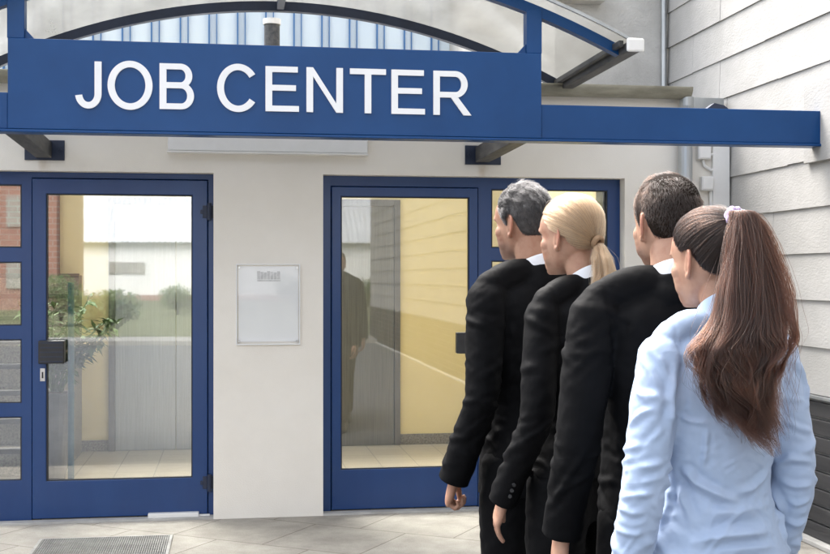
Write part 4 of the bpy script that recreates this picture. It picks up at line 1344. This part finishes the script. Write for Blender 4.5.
def trim(me, hem, arms, cuff, Z):
    """cuts the cuffs and the hem of a garment clean and open"""
    bm = bmesh.new(); bm.from_mesh(me)
    def cut(co, no, sel):
        vs = [v for v in bm.verts if sel(v.co)]
        es = [e for e in bm.edges if sel(e.verts[0].co) and sel(e.verts[1].co)]; fs = [f for f in bm.faces if all(sel(v.co) for v in f.verts)]
        bmesh.ops.bisect_plane(bm, geom=vs + es + fs, plane_co=co, plane_no=no, clear_outer=True)
    for sd in (-1, 1):
        A = arms[sd]; d = (A['wr'] - A['el']).normalized(); w = A['wr'] + d * cuff
        cut(w, d, lambda c: (c - w).length < .085 and abs((c - w).dot(d)) < .075)
    fa = [A['wr'] for A in arms.values()]
    cut(Vector((0, 0, hem)), Vector((0, 0, -1)), lambda c: c.z < hem + .03 and min(axis_d(c, A) for A in arms.values()) > .058)
    loose = [v for v in bm.verts if not v.link_faces]
    bmesh.ops.delete(bm, geom=loose, context='VERTS')
    # keep the largest piece only
    seen = set(); best = []
    for v0 in bm.verts:
        if v0 in seen: continue
        comp = [v0]; seen.add(v0); i = 0
        while i < len(comp):
            for e in comp[i].link_edges:
                o = e.other_vert(comp[i])
                if o not in seen: seen.add(o); comp.append(o)
            i += 1
        if len(comp) > len(best): best = comp
    bs = set(best)
    bmesh.ops.delete(bm, geom=[v for v in bm.verts if v not in bs], context='VERTS')
    bm.to_mesh(me); bm.free(); me.update()
    me.polygons.foreach_set('use_smooth', [True] * len(me.polygons))
def axis_d(c, A):
    ab = A['wr'] - A['el']; t = max(0, min(1.4, (c - A['el']).dot(ab) / ab.length_squared))
    return (c - A['el'] - ab * t).length

def person(P):
    H = P['H']; s = P['bs']; fem = P['fem']; rs = np.random.RandomState(P['seed'])
    loc = CAM + FWD * P['depth'] + RGT * ((P['px'] - 415) / FPX * P['depth']); loc.z = 0.0
    root = thing('person', P['label'], 'person', loc, R(P['yaw']), 'people queuing at the job center')
    hs = P.get('hs', 1.0)
    T = Matrix.Translation(Vector((P.get('hx', 0), P.get('hy', .012), H - .117 * hs))) @ Matrix.Rotation(R(P['head_yaw']), 4, 'Z') @ Matrix.Rotation(R(P.get('pitch', 0)), 4, 'X') @ Matrix.Rotation(R(P.get('roll', 0)), 4, 'Y') @ Matrix.Scale(hs, 4)
    heel = P.get('heel', .02)
    def Z(z): return z * s + heel
    shx = P['sh']; zsh = Z(P.get('shz', 1.445))
    # joints of both arms
    arms = {}
    for sd in (-1, 1):
        a = P['arm'][sd]
        arms[sd] = dict(sh=Vector((sd * (shx - .025), -.012, zsh - .03)), el=Vector((sd * a['ex'], a['ey'], Z(1.115))), wr=Vector((sd * a['wx'], a['wy'], Z(a.get('wz', .865)))))
    # ---------------- body (one continuous skin)
    b = MB(); add_head(b, T)
    hc_ = T @ Vector((0, -.03, -.05)); nr = P['neck']
    limb(b, [(0, -.03, Z(1.42)), (0, -.042, Z(1.475)), (hc_.x * .6, hc_.y - .012, Z(1.475) * .45 + hc_.z * .55), tuple(hc_)], (nr * 1.15, nr * 1.08, nr, nr * .95), 28)
    k = .9
    loft(b, [(Z(.84), P['hip'] * k * .85, .07, P.get('back', -.128) + .055, 2.3), (Z(.95), P['hip'] * k * .95, .075, P.get('back', -.128) + .05, 2.3), (Z(1.1), P['waist'] * k, .08, P.get('back', -.128) + .05, 2.3), (Z(1.28), P['chest'] * k, .095, -.09, 2.3), (Z(1.42), P['chest'] * k * .95, .06, -.09, 2.3), (Z(1.475), .07, .03, -.075, 2.1)], 32)
    for sd in (-1, 1):
        A = arms[sd]; th = .052 if not fem else .043
        limb(b, [A['sh'], A['el'], A['wr']], (th, th * .78, .027 if not fem else .023), 18, 8)
        d = (A['wr'] - A['el']).normalized()
        a = P['arm'][sd]
        add_hand(b, sd, A['wr'] + d * .018, d + Vector(a.get('tilt', (0, 0, 0))), Vector((0, 1, 0)) + Vector((a.get('turn', 0) * -sd, 0, 0)), a['curl'], P['hand'], a.get('thumb', .4))
        lx_ = P.get('stance', .095)
        limb(b, [(sd * .085, 0, Z(.86)), (sd * lx_, .01, Z(.48)), (sd * lx_, -.02, Z(.1))], (.076, .05, .029), 18, 6)
        limb(b, [(sd * lx_, -.04, heel * .6 + .052), (sd * (lx_ + .008), .075, .036)], (.027, .018), 14, 4)
    me = fuse(b, .0031, 4, .5, 'body')
    v, tint = head_features(vget(me), T.inverted(), me)
    vset(me, v)
    ca = me.attributes.new('tint', 'FLOAT', 'POINT'); ca.data.foreach_set('value', tint.astype(np.float32))
    q_ = v @ np.array(T.inverted())[:3, :3].T + np.array(T.inverted())[:3, 3]
    be = np.clip((-.035 - q_[:, 2] + .35 * (q_[:, 1] - .06)) / .03, 0, 1) * np.clip((q_[:, 1] + .012) / .03, 0, 1) * np.clip((q_[:, 2] + .16) / .03, 0, 1) * (0 if fem else .75)
    cb = me.attributes.new('beard', 'FLOAT', 'POINT'); cb.data.foreach_set('value', be.astype(np.float32))
    link('body', me, P['skin'], root, True, keep_world=False)
    for sd in (-1, 1):
        mb = MB(); ball(mb, (sd * .0315, .0705, .001), .0115, T, 10); eo = link('eye', mb.mesh('eye'), M['eye'], root, True, keep_world=False)
        mb = MB(); ball(mb, (sd * .0315, .0775, .001), (.0058, .0052, .0058), T, 8); link('iris', mb.mesh('iris'), M['pot'], eo, True, keep_world=False)
    # ---------------- trousers and shoes
    t = MB(); lx_ = P.get('stance', .095)
    for sd in (-1, 1):
        limb(t, [(sd * .088, -.01, Z(.90)), (sd * .098, 0, Z(.72)), (sd * lx_, .012, Z(.47)), (sd * lx_, -.012, Z(.12))], P['leg'], 24, 8)
    loft(t, [(Z(.78), P['hip'] * .93, .10, P.get('back', -.128) + .03, 2.4), (Z(.92), P['hip'] * .96, .10, P.get('back', -.128) + .026, 2.4), (Z(1.05), P['waist'] * .97, .095, -.095, 2.3), (Z(1.08), P['waist'] * .9, .085, -.085, 2.3)], 36)
    me = fuse(t, .0075, 5, .5, 'trousers'); v = vget(me); nn = nget(me)
    d = .0035 * fbm(v, 7, P['seed'] + .3, (1, 1, .35)) + .0025 * fbm(v, 16, P['seed'] + .7, (1, 1, 1.2))
    vset(me, relax(me, v + nn * d[:, None], 2))
    link('trousers', me, M['suit'], root, True, keep_world=False)
    for sd in (-1, 1):
        f = MB()
        loft(f, [(.006, .038, .175, -.085, 2.6, sd * (lx_ + .008)), (.02, .042, .182, -.09, 2.6, sd * (lx_ + .008)), (.05, .038, .165, -.088, 2.4, sd * (lx_ + .006)), (.075, .034, .07, -.086, 2.3, sd * (lx_ + .003)), (.1 + heel * .5, .034, .03, -.08, 2.2, sd * lx_)], 28)
        link('shoe', fuse(f, .006, 4, .5, 'shoe'), M['shoe'], root, True, keep_world=False)
    # ---------------- upper garment
    g = MB(); hem = Z(P['hem']) - .03; G_ = P['garment']; cy = -.008
    ease = P['ease']
    hipw, wst, ch = P['hip'] + ease, P['waist'] + ease, P['chest'] + ease
    hb = P.get('belly', .118); bk = P.get('back', -.128)
    secs = [(hem, hipw * P.get('hemk', 1.0), hb + .012, bk - .012, 2.4)]
    if hem < Z(.9): secs.append((Z(.93), hipw * .985, hb + .01, bk - .012, 2.4))
    secs += [(Z(1.0), (hipw + wst) / 2, hb + .005, bk + .002, 2.35), (Z(1.10), wst, hb, bk + .018, 2.35), (Z(1.2), (wst + ch) / 2 - .002, hb + .004, bk + .008, 2.35), (Z(1.30), ch, hb + .012, bk, 2.4),
             (Z(1.38), ch * 1.0, hb - .004, bk - .004, 2.4), (Z(1.435), ch * .94, hb - .035, bk + .006, 2.3), (Z(1.475), ch * .6, .045, -.105, 2.1), (Z(1.505), ch * .38, .02, -.09, 2.0)]
    loft(g, [tuple(r) for r in catmull(secs, 4)], 56)
    for sd in (-1, 1):
        A = arms[sd]; pr = P['pad']
        limb(g, [(sd * .035, -.048, Z(P.get('nz', 1.503))), (sd * (shx * .55), -.035, zsh + .028), (sd * (shx - .02), -.014, zsh - .012)], (pr * .95, pr * 1.0, pr * .95), 20, 6)
        w = P['sleeve']
        e = A['wr'] + (A['wr'] - A['el']).normalized() * (P.get('cuff', .0) + .035)
        limb(g, [A['sh'] + Vector((0, 0, -.012)), A['sh'].lerp(A['el'], .45) + Vector((sd * .006, -.004, 0)), A['el'], A['el'].lerp(e, .5), e], w, 26, 8)
    if G_ == 'jacket':
        revolve_collar(g, (0, -.032, Z(1.487)), nr * 1.22, nr * 1.24, [(-.004, -.03), (.002, .045), (.009, .052), (.018, .047), (.034, -.005), (.034, -.03)], .05, 22)
    me = fuse(g, P.get('gvox', .0058), P.get('gs', 5), .5, P['gname'])
    v = vget(me); nn = nget(me); disp = np.zeros(len(v))
    bv = BVHTree.FromPolygons([Vector(p) for p in v], [tuple(f.vertices) for f in me.polygons])
    def snap(p):
        h = bv.find_nearest(Vector(p)); return np.array(h[0])
    for sd in (-1, 1):                              # crease bands round the sleeves
        A = arms[sd]; e = A['wr']; n_c = P['creases']
        for c in range(n_c):
            r_ = rs.uniform()
            tpos = rs.choice([rs.normal(1.0, .22), rs.uniform(.15, 1.8), rs.normal(1.55, .15), rs.normal(.25, .12)])
            tpos = min(1.86, max(.1, tpos))
            a0 = rs.uniform(0, 360); span = rs.uniform(55, 150); slant = rs.normal(0, .16)
            pts = []
            for q in range(6):
                u = q / 5; tp = min(1.9, max(.05, tpos + slant * (u - .5) * 2))
                ax = A['sh'].lerp(A['el'], tp) if tp < 1 else A['el'].lerp(e, tp - 1)
                ang = R(a0 + span * u)
                pts.append(snap(ax + Vector((math.cos(ang), math.sin(ang), 0)) * .09))
            fold(v, disp, pts, rs.uniform(.005, .010), rs.uniform(.4, 1) * P['crease_amp'] * rs.choice([1, 1, -.7]), .55)
    wl = root_world(root)
    for (pts, w_, a_) in P.get('folds', ()):        # creases seen on the cloth
        q = []
        for (px, py) in pts:
            o = wl.inverted() @ CAM; dd = (wl.inverted().to_3x3() @ ray(px, py)).normalized()
            h = bv.ray_cast(o, dd)
            if h[0] is not None: q.append(np.array(h[0]))
        if len(q) >= 2:
            qq = [q[0]]
            for a, c in zip(q[:-1], q[1:]): qq += [snap(a + (c - a) * .33), snap(a + (c - a) * .67), c]
            fold(v, disp, qq, w_ * .75, a_ * (.62 if pts[0][0] < 664 or pts[0][0] > 779 else 1.0), .6)
    for c in range(P.get('fine', 0)):               # small thin creases of the back and the sleeves
        if c % 2:
            sd = rs.choice([-1, 1]); A = arms[sd]; tp = rs.uniform(.1, 1.8); ang = rs.uniform(0, 6.28)
            ax = A['sh'].lerp(A['el'], tp) if tp < 1 else A['el'].lerp(A['wr'], tp - 1)
            p = ax + Vector((math.cos(ang), math.sin(ang), 0)) * .08; d = Vector((-math.sin(ang), math.cos(ang), rs.normal() * .55)) * rs.uniform(.015, .04)
        else:
            p = Vector((rs.uniform(-.14, .14), -.2, Z(rs.choice([rs.uniform(.92, 1.42), rs.normal(1.06, .06)])))); d = Vector((1, 0, rs.normal() * .5 - .35 * np.sign(p.x))) * rs.uniform(.02, .055)
        fold(v, disp, [snap(p - d), snap(p - d * .4), snap(p + d * .4), snap(p + d)], rs.uniform(.0032, .006), rs.uniform(.0005, .0013), .5)
    disp *= P.get('fk', 2.3)
    disp += P['soft'] * fbm(v, 5.5, P['seed'] + .11, (1, 1, .7)) + P['soft'] * .45 * fbm(v, 13, P['seed'] + .5, (1, 1, 1.3)) + P['soft'] * .16 * fbm(v, 34, P['seed'] + .9)
    # centre back seam, sleeve seam
    back = (nn[:, 1] < -.3) & (np.abs(v[:, 0]) < .05)
    if G_ == 'jacket':
        disp -= np.where(back & (v[:, 2] < Z(1.46)), .0028 * np.exp(-(v[:, 0] / .0045) ** 2), 0)
    ax_ = np.abs(v[:, 0]); sx_ = shx - .03
    arm_hole = (v[:, 2] > Z(1.30)) & (v[:, 2] < Z(1.52)) & (nn[:, 1] < .5)
    line = sx_ - .012 * np.clip((Z(1.45) - v[:, 2]) / .12, 0, 1)
    sg = 1.0 if G_ == 'jacket' else .55
    disp += np.where(arm_hole, sg * (.0022 * np.exp(-((ax_ - line - .012) / .012) ** 2) - .0032 * np.exp(-((ax_ - line) / .0042) ** 2)), 0)
    if G_ == 'jacket' and not fem:
        disp -= np.where(back & (v[:, 2] < Z(1.0)), .004 * np.exp(-(v[:, 0] / .004) ** 2), 0)
    if G_ == 'shirt':
        yz = Z(1.385) + .010 * (ax_ / .15) ** 2
        disp -= np.where((nn[:, 1] < -.2) & (ax_ < shx - .03), .0022 * np.exp(-((v[:, 2] - yz) / .003) ** 2), 0)
        for sd in (-1, 1):
            A = arms[sd]; d_ = (A['wr'] - A['el']).normalized(); tcf = (v - np.array(A['wr'])) @ np.array(d_)
            near = (np.linalg.norm(v - np.array(A['wr']), axis=1) < .13)
            disp -= np.where(near, .0028 * np.exp(-((tcf + .062) / .0035) ** 2), 0)
    keep = np.clip((Z(1.56) - v[:, 2]) / .06, 0, 1)
    v2 = relax(me, v + nn * (disp * keep)[:, None], 2, .45)
    vset(me, v2)
    trim(me, Z(P['hem']), arms, P.get('cuff', 0), Z)
    garment = link(P['gname'], me, P['gmat'], root, True, keep_world=False)
    so_ = garment.modifiers.new('cloth', 'SOLIDIFY'); so_.thickness = .0035; so_.offset = -1
    # ---------------- shirt collar
    c = MB(); ch_ = P.get('collar_h', .064)
    off = .007
    revolve_collar(c, (0, -.036, Z(1.497) + P.get('collar_dz', .008)), nr * 1.09, nr * 1.12, [(off - .003, -.03), (off - .002, ch_ * .96), (off + .002, ch_), (off + .006, ch_ * .95), (off + .014, ch_ * .2), (off + .011, ch_ * .1), (off + .004, ch_ * .6), (off + .003, -.03)], .045, 16, 60)
    cm = c.mesh('shirt_collar')
    co = link('shirt_collar', cm, P['cmat'], root, True, keep_world=False)
    sb = co.modifiers.new('s', 'SUBSURF'); sb.levels = 1; sb.render_levels = 2
    # shirt front and tie of a suit
    if G_ == 'jacket':
        f = MB(); zt = Z(1.45)
        yy = hb + .012
        for i, (z, w_, y) in enumerate(((Z(1.22), .012, hb + .017), (Z(1.30), .04, hb + .017), (Z(1.38), .058, hb + .004), (Z(1.44), .062, hb - .03), (Z(1.49), .05, .055))):
            f.v += [(-w_, y - .012, z), (-w_ * .5, y + .001, z), (w_ * .5, y + .001, z), (w_, y - .012, z)]
            if i: f.f += [(4*(i-1)+k_, 4*(i-1)+k_+1, 4*i+k_+1, 4*i+k_) for k_ in range(3)]
        so_ = link('shirt_front', f.mesh('shirt_front'), M['white_cotton'], root, True, keep_world=False)
        sl = so_.modifiers.new('t', 'SOLIDIFY'); sl.thickness = .004
    if P.get('buttons'):
        for sd in (-1, 1):
            A = arms[sd]; dd = (A['wr'] - A['el']).normalized()
            for k_ in range(3):
                p = A['wr'] - dd * (.018 + .019 * k_) + dd * P.get('cuff', 0)
                h = bv.find_nearest(p + Vector((sd * .035, -.07, 0)))
                mb = MB(); mb.tube([h[0] - h[1] * .002, h[0] + h[1] * .004], [.0062, .0055], 14)
                link('button', mb.mesh('button'), M['button'], garment, False, keep_world=False)
    return root, T, Z, rs

def root_world(o): return Matrix.Translation(o.location) @ Matrix.Rotation(o.rotation_euler.z, 4, 'Z')

QY = 6.0     # the queue looks a little to the left of the facade's normal
man_arm = lambda **k: dict(dict(ex=.255, ey=-.035, wx=.268, wy=.035, curl=22, thumb=.4), **k)
# ---- first in the queue: grey haired man
P1 = dict(H=1.832, bs=1.02, fem=False, seed=3, depth=3.9, px=531, yaw=27, head_yaw=4, pitch=-3, hx=-.022, hy=.02,
    label='first man in the queue with wavy grey hair and a black suit', skin=M['skin_tan'], neck=.058, sh=.215, chest=.172, waist=.15, hip=.172, ease=.012, hand=1.02,
    arm={-1: man_arm(curl=62, thumb=.9, turn=.7, wz=.885, ex=.237, wx=.264, wy=.055), 1: man_arm(ex=.237, wx=.268)}, leg=(.105, .098, .075, .062), hem=.80, hemk=1.03, garment='jacket', gname='jacket', gmat=M['suit'], pad=.048,
    shz=1.467, gs=4, sleeve=(.068, .062, .056, .053, .05), creases=34, crease_amp=.0029, soft=.0035, cmat=M['white_cotton'], cuff=.042)
# ---- second: blonde woman
P2 = dict(H=1.775, bs=.955, fem=True, seed=5, depth=3.52, px=580, yaw=27, head_yaw=3, pitch=-3, hx=-.025, hy=.02, heel=.075, hs=.97,
    label='blonde woman second in the queue with a low ponytail and black blazer', skin=M['skin_fair'], neck=.047, sh=.181, chest=.146, waist=.128, hip=.165, ease=.012, hand=.92,
    arm={-1: man_arm(ex=.206, wx=.232, wy=.06, curl=13, turn=.5, thumb=.5, wz=.885), 1: man_arm(ex=.206, wx=.232, curl=13, wz=.885)}, leg=(.098, .088, .066, .054), hem=.925, hemk=1.0, garment='jacket', gname='jacket', gmat=M['suit2'], pad=.04,
    shz=1.462, gs=4, sleeve=(.058, .053, .049, .045, .042), creases=30, crease_amp=.0026, soft=.003, cmat=M['white_cotton'], belly=.112, back=-.112, collar_h=.07, collar_dz=.006, buttons=True, cuff=.042)
# ---- third: brown haired man
P3 = dict(H=1.795, bs=1.0, fem=False, seed=8, depth=3.05, px=668, yaw=QY, head_yaw=-2, pitch=-2,
    label='man third in the queue with short brown hair and a black suit', skin=M['skin_fair'], neck=.058, sh=.229, chest=.18, waist=.158, hip=.172, ease=.012, hand=1.0,
    arm={-1: man_arm(curl=20, ex=.262, wx=.275, wz=.885), 1: man_arm(wz=.885)}, leg=(.105, .098, .075, .062), hem=.80, hemk=1.03, garment='jacket', gname='jacket', gmat=M['suit'], pad=.048,
    shz=1.467, gs=4, sleeve=(.07, .063, .057, .053, .05), creases=34, crease_amp=.003, soft=.0035, cmat=M['white_cotton'], cuff=.025)
# ---- last: woman in the pale blue shirt
F4 = [([(668, 463), (695, 482), (722, 497), (742, 503)], .010, .0062), ([(666, 478), (682, 498), (692, 522)], .010, .005), ([(690, 543), (725, 536), (768, 532)], .013, .007),
      ([(700, 514), (735, 512), (765, 506)], .012, .0032), ([(668, 417), (690, 421), (716, 424)], .006, .0026), ([(712, 424), (738, 430), (762, 432)], .006, .0024), ([(707, 428), (706, 448), (703, 470)], .006, .0022),
      ([(772, 482), (780, 505), (785, 540)], .010, .005), ([(770, 470), (752, 488), (735, 494)], .010, .004), ([(660, 530), (668, 505), (671, 490)], .009, .004), ([(705, 552), (740, 548), (775, 546)], .010, .004),
      ([(640, 352), (650, 372), (662, 398)], .009, .0042), ([(652, 348), (664, 366), (672, 386)], .008, .0034), ([(628, 428), (641, 414), (657, 407)], .008, .0045), ([(630, 398), (645, 392), (660, 396)], .008, .003),
      ([(620, 466), (638, 468), (664, 462)], .008, .005), ([(620, 482), (640, 484), (660, 476)], .007, .0042), ([(618, 505), (632, 513), (646, 512)], .008, .0045), ([(622, 498), (640, 494), (658, 492)], .007, .004), ([(616, 528), (630, 534), (644, 532)], .007, .004),
      ([(800, 360), (806, 385), (808, 410)], .009, .004), ([(786, 420), (798, 428), (812, 432)], .007, .004), ([(780, 480), (795, 486), (811, 484)], .008, .0055), ([(782, 498), (796, 504), (811, 498)], .007, .004), ([(776, 465), (790, 458), (812, 462)], .008, .004), ([(782, 520), (796, 524), (808, 518)], .007, .004),
      ([(676, 360), (672, 400), (670, 440)], .010, .004), ([(775, 380), (776, 420), (770, 455)], .010, .003)]
P4 = dict(H=1.685, bs=.94, fem=True, seed=12, depth=2.69, px=716, yaw=11, head_yaw=6, pitch=-4, hs=.915, heel=.03, hx=-.016,
    label='brunette woman last in the queue with a long ponytail and pale blue shirt', skin=M['skin_fair'], neck=.046, sh=.168, chest=.138, waist=.116, hip=.158, ease=.014, hand=.9,
    arm={-1: man_arm(ex=.206, ey=-.03, wx=.224, wy=.02, curl=18), 1: man_arm(ex=.19, ey=-.03, wx=.18, wy=.03, curl=18)}, leg=(.098, .088, .066, .054), hem=.90, hemk=1.0, garment='shirt', gname='shirt', gmat=M['blue_cotton'], pad=.034,
    nz=1.474, shz=1.462, collar_dz=.012, sleeve=(.059, .054, .050, .047, .036), creases=22, crease_amp=.0021, soft=.0026, cmat=M['blue_cotton'], belly=.11, back=-.112, fk=2.7, fine=90, folds=F4, gvox=.0037, gs=5, cuff=.0, collar_h=.066)

# ---------- man 1
root, T, Z, rs = person(P1)
th1 = lambda a, f: .0015 + (.017 * (1 - f) ** .6 if a < 110 else .012 * (1 - f) ** .5)
hair = hair_cap(T, HL_MAN1, th1, 'hair', M['cap_grey'], root)
def comb_back(az, el, d): return Vector((0, -1, -.15)) if el > 25 else Vector((0, -.75, -.8))
st_ = short_hair(T, HL_MAN1, th1, lambda a, e, f: .046 - .03 * f if a < 120 else .036 - .022 * f, comb_back, 26000, rs, .45, lambda a, e, f: .62 - .45 * f, 8)
hair_object('hair_strands', st_, [.00026] * 6 + [.0002, .00012], M['hair_grey'], hair)
# ---------- woman 2
root, T, Z, rs = person(P2)
hair = hair_cap(T, HL_WOM, lambda a, f: .0008 + .010 * (1 - f) ** .7, 'hair', M['cap_blonde'], root)
tie = (180, -24)
s1 = pulled_hair(T, HL_WOM, tie[0], tie[1], .016, 9000, rs, .006, .015)
hair_object('hair_strands', s1, [.00035] * 12, M['hair_blonde'], hair)
dt = sdir(*tie); tp = T @ (HC + dt * (skull(dt) + .018)); bd = (T.to_3x3() @ Vector((0, -1, 0))).normalized()
rx = bd.cross(Vector((0, 0, 1)))
guide = [tuple(tp - bd * .012), tuple(tp + bd * .012 + Vector((0, 0, -.006))), tuple(tp + bd * .03 + Vector((0, 0, -.05))), tuple(tp + bd * .038 + Vector((0, 0, -.11))), tuple(tp + bd * .035 + Vector((0, 0, -.17))), tuple(tp + bd * .03 + Vector((0, 0, -.22)))]
wd, tk = [.014, .015, .03, .036, .03, .012], [.013, .014, .024, .026, .02, .01]
core = tail_core(guide, wd, tk, 'ponytail', M['cap_blonde'], root, tuple(rx), tuple(bd))
s2, lk2 = tail_strands(guide, wd, tk, 3200, rs, .004, 26, 16, tuple(rx), tuple(bd), (.8, 1))
hair_object('hair_strands', s2, np.linspace(.00036, .0002, 16), M['hair_blonde'], core, lk2)
mb = MB(); torus_around(mb, tp + bd * .006, bd + Vector((0, 0, -.5)), .0155, .0075)
tw = link('hair_wrap', mb.mesh('hair_wrap'), M['cap_blonde'], core, True, keep_world=False)
# ---------- man 3
root, T, Z, rs = person(P3)
th3 = lambda a, f: .0015 + .011 * (1 - f) ** 1.1
hair = hair_cap(T, HL_MAN, th3, 'hair', M['cap_brown'], root)
def comb_short(az, el, d):
    if el > 30: return Vector((.35 * math.sin(az * .05), .5 if el > 62 else -.6, -.25)) + d.cross(Vector((0, 0, 1))) * .5
    return Vector((0, -.25, -1))
st_ = short_hair(T, HL_MAN, th3, lambda a, e, f: .029 - .022 * min(1, f * 1.05), comb_short, 26000, rs, .2, lambda a, e, f: .3 - .15 * f)
hair_object('hair_strands', st_, [.00025, .00025, .00025, .00022, .0002, .00012], M['hair_brown'], hair)
# ---------- woman 4
root, T, Z, rs = person(P4)
hair = hair_cap(T, HL_WOM, lambda a, f: .0008 + .010 * (1 - f) ** .7, 'hair', M['cap_dark'], root)
tie = (180, 34)
s1 = pulled_hair(T, HL_WOM, tie[0], tie[1], .014, 10000, rs, .006, .015)
hair_object('hair_strands', s1, [.00034] * 12, M['hair_dark'], hair)
dt = sdir(*tie); tp = T @ (HC + dt * (skull(dt) + .016)); bd = (T.to_3x3() @ dt).normalized()
guide = [tuple(tp - bd * .012), tuple(tp + bd * .03 + Vector((0, 0, .004))), tuple(tp + bd * .045 + Vector((.004, -.006, -.06))), (tp.x - .008, -.150, Z(1.52)), (-.04, -.166, Z(1.44)), (-.046, -.168, Z(1.36)), (-.014, -.162, Z(1.27)), (.04, -.152, Z(1.18))]
wd, tk = [.014, .02, .042, .066, .094, .088, .06, .038], [.013, .018, .028, .034, .036, .034, .028, .02]
core = tail_core(guide, wd, tk, 'ponytail', M['cap_tail'], root, (1, 0, 0), (0, 1, 0), .7, .82)
s2, lk2 = tail_strands(guide, wd, tk, 12500, rs, .0155, 64, 34, (1, 0, 0), (0, 1, 0), (.74, .97))
hair_object('hair_strands', s2, np.concatenate([np.full(22, .0003), np.linspace(.0003, .00015, 12)]), M['hair_dark_tail'], core, lk2)
mb = MB(); torus_around(mb, tp + bd * .012, bd, .0185, .0105, 40, 12, .14)
link('hair_tie', mb.mesh('hair_tie'), M['lilac'], core, True, keep_world=False)
# ================================================================== LIGHT, SKY, CAMERA
w = bpy.data.worlds.new('World'); scene.world = w; w.use_nodes = True
nt = w.node_tree
bg = nt.nodes['Background']
sky = nt.nodes.new('ShaderNodeTexSky'); sky.sky_type = 'NISHITA'; sky.sun_disc = False
SUN_EL, SUN_AZ = R(58), R(-25)         # azimuth clockwise from +y
sky.sun_elevation = SUN_EL; sky.sun_rotation = SUN_AZ
sky.air_density = 1.0; sky.dust_density = 6.0; sky.ozone_density = 1.0; sky.altitude = 0
hs_ = nt.nodes.new('ShaderNodeHueSaturation'); hs_.inputs['Saturation'].default_value = 0.35
nt.links.new(sky.outputs['Color'], hs_.inputs['Color'])
nt.links.new(hs_.outputs['Color'], bg.inputs['Color'])
bg.inputs['Strength'].default_value = 0.15
sd = bpy.data.lights.new('sun', 'SUN'); sd.energy = 1.1; sd.angle = R(32); sd.color = (1.0, 0.95, 0.88)
so = bpy.data.objects.new('sun', sd); COL.objects.link(so)
dirv = Vector((math.sin(SUN_AZ) * math.cos(SUN_EL), math.cos(SUN_AZ) * math.cos(SUN_EL), math.sin(SUN_EL)))
so.rotation_euler = (-dirv).to_track_quat('-Z', 'Y').to_euler()
so.location = (0, -10, 12)

cd = bpy.data.cameras.new('camera'); cam = bpy.data.objects.new('camera', cd); COL.objects.link(cam)
cam.location = CAM; cam.rotation_euler = (R(90), 0, -YAW)
cd.sensor_width = 36; cd.lens = 36 * FPX / 830; cd.clip_end = 1000; cd.clip_start = 0.05
scene.camera = cam
scene.view_settings.view_transform = 'Standard'
scene.view_settings.look = 'None'
scene.view_settings.gamma = 1
scene.view_settings.exposure = 2.28
scene.view_settings.use_curve_mapping = False
scene.render.engine = 'CYCLES'
scene.cycles.use_denoising = True
scene.cycles.max_bounces = 10
scene.cycles.transparent_max_bounces = 16
scene.cycles.caustics_reflective = False
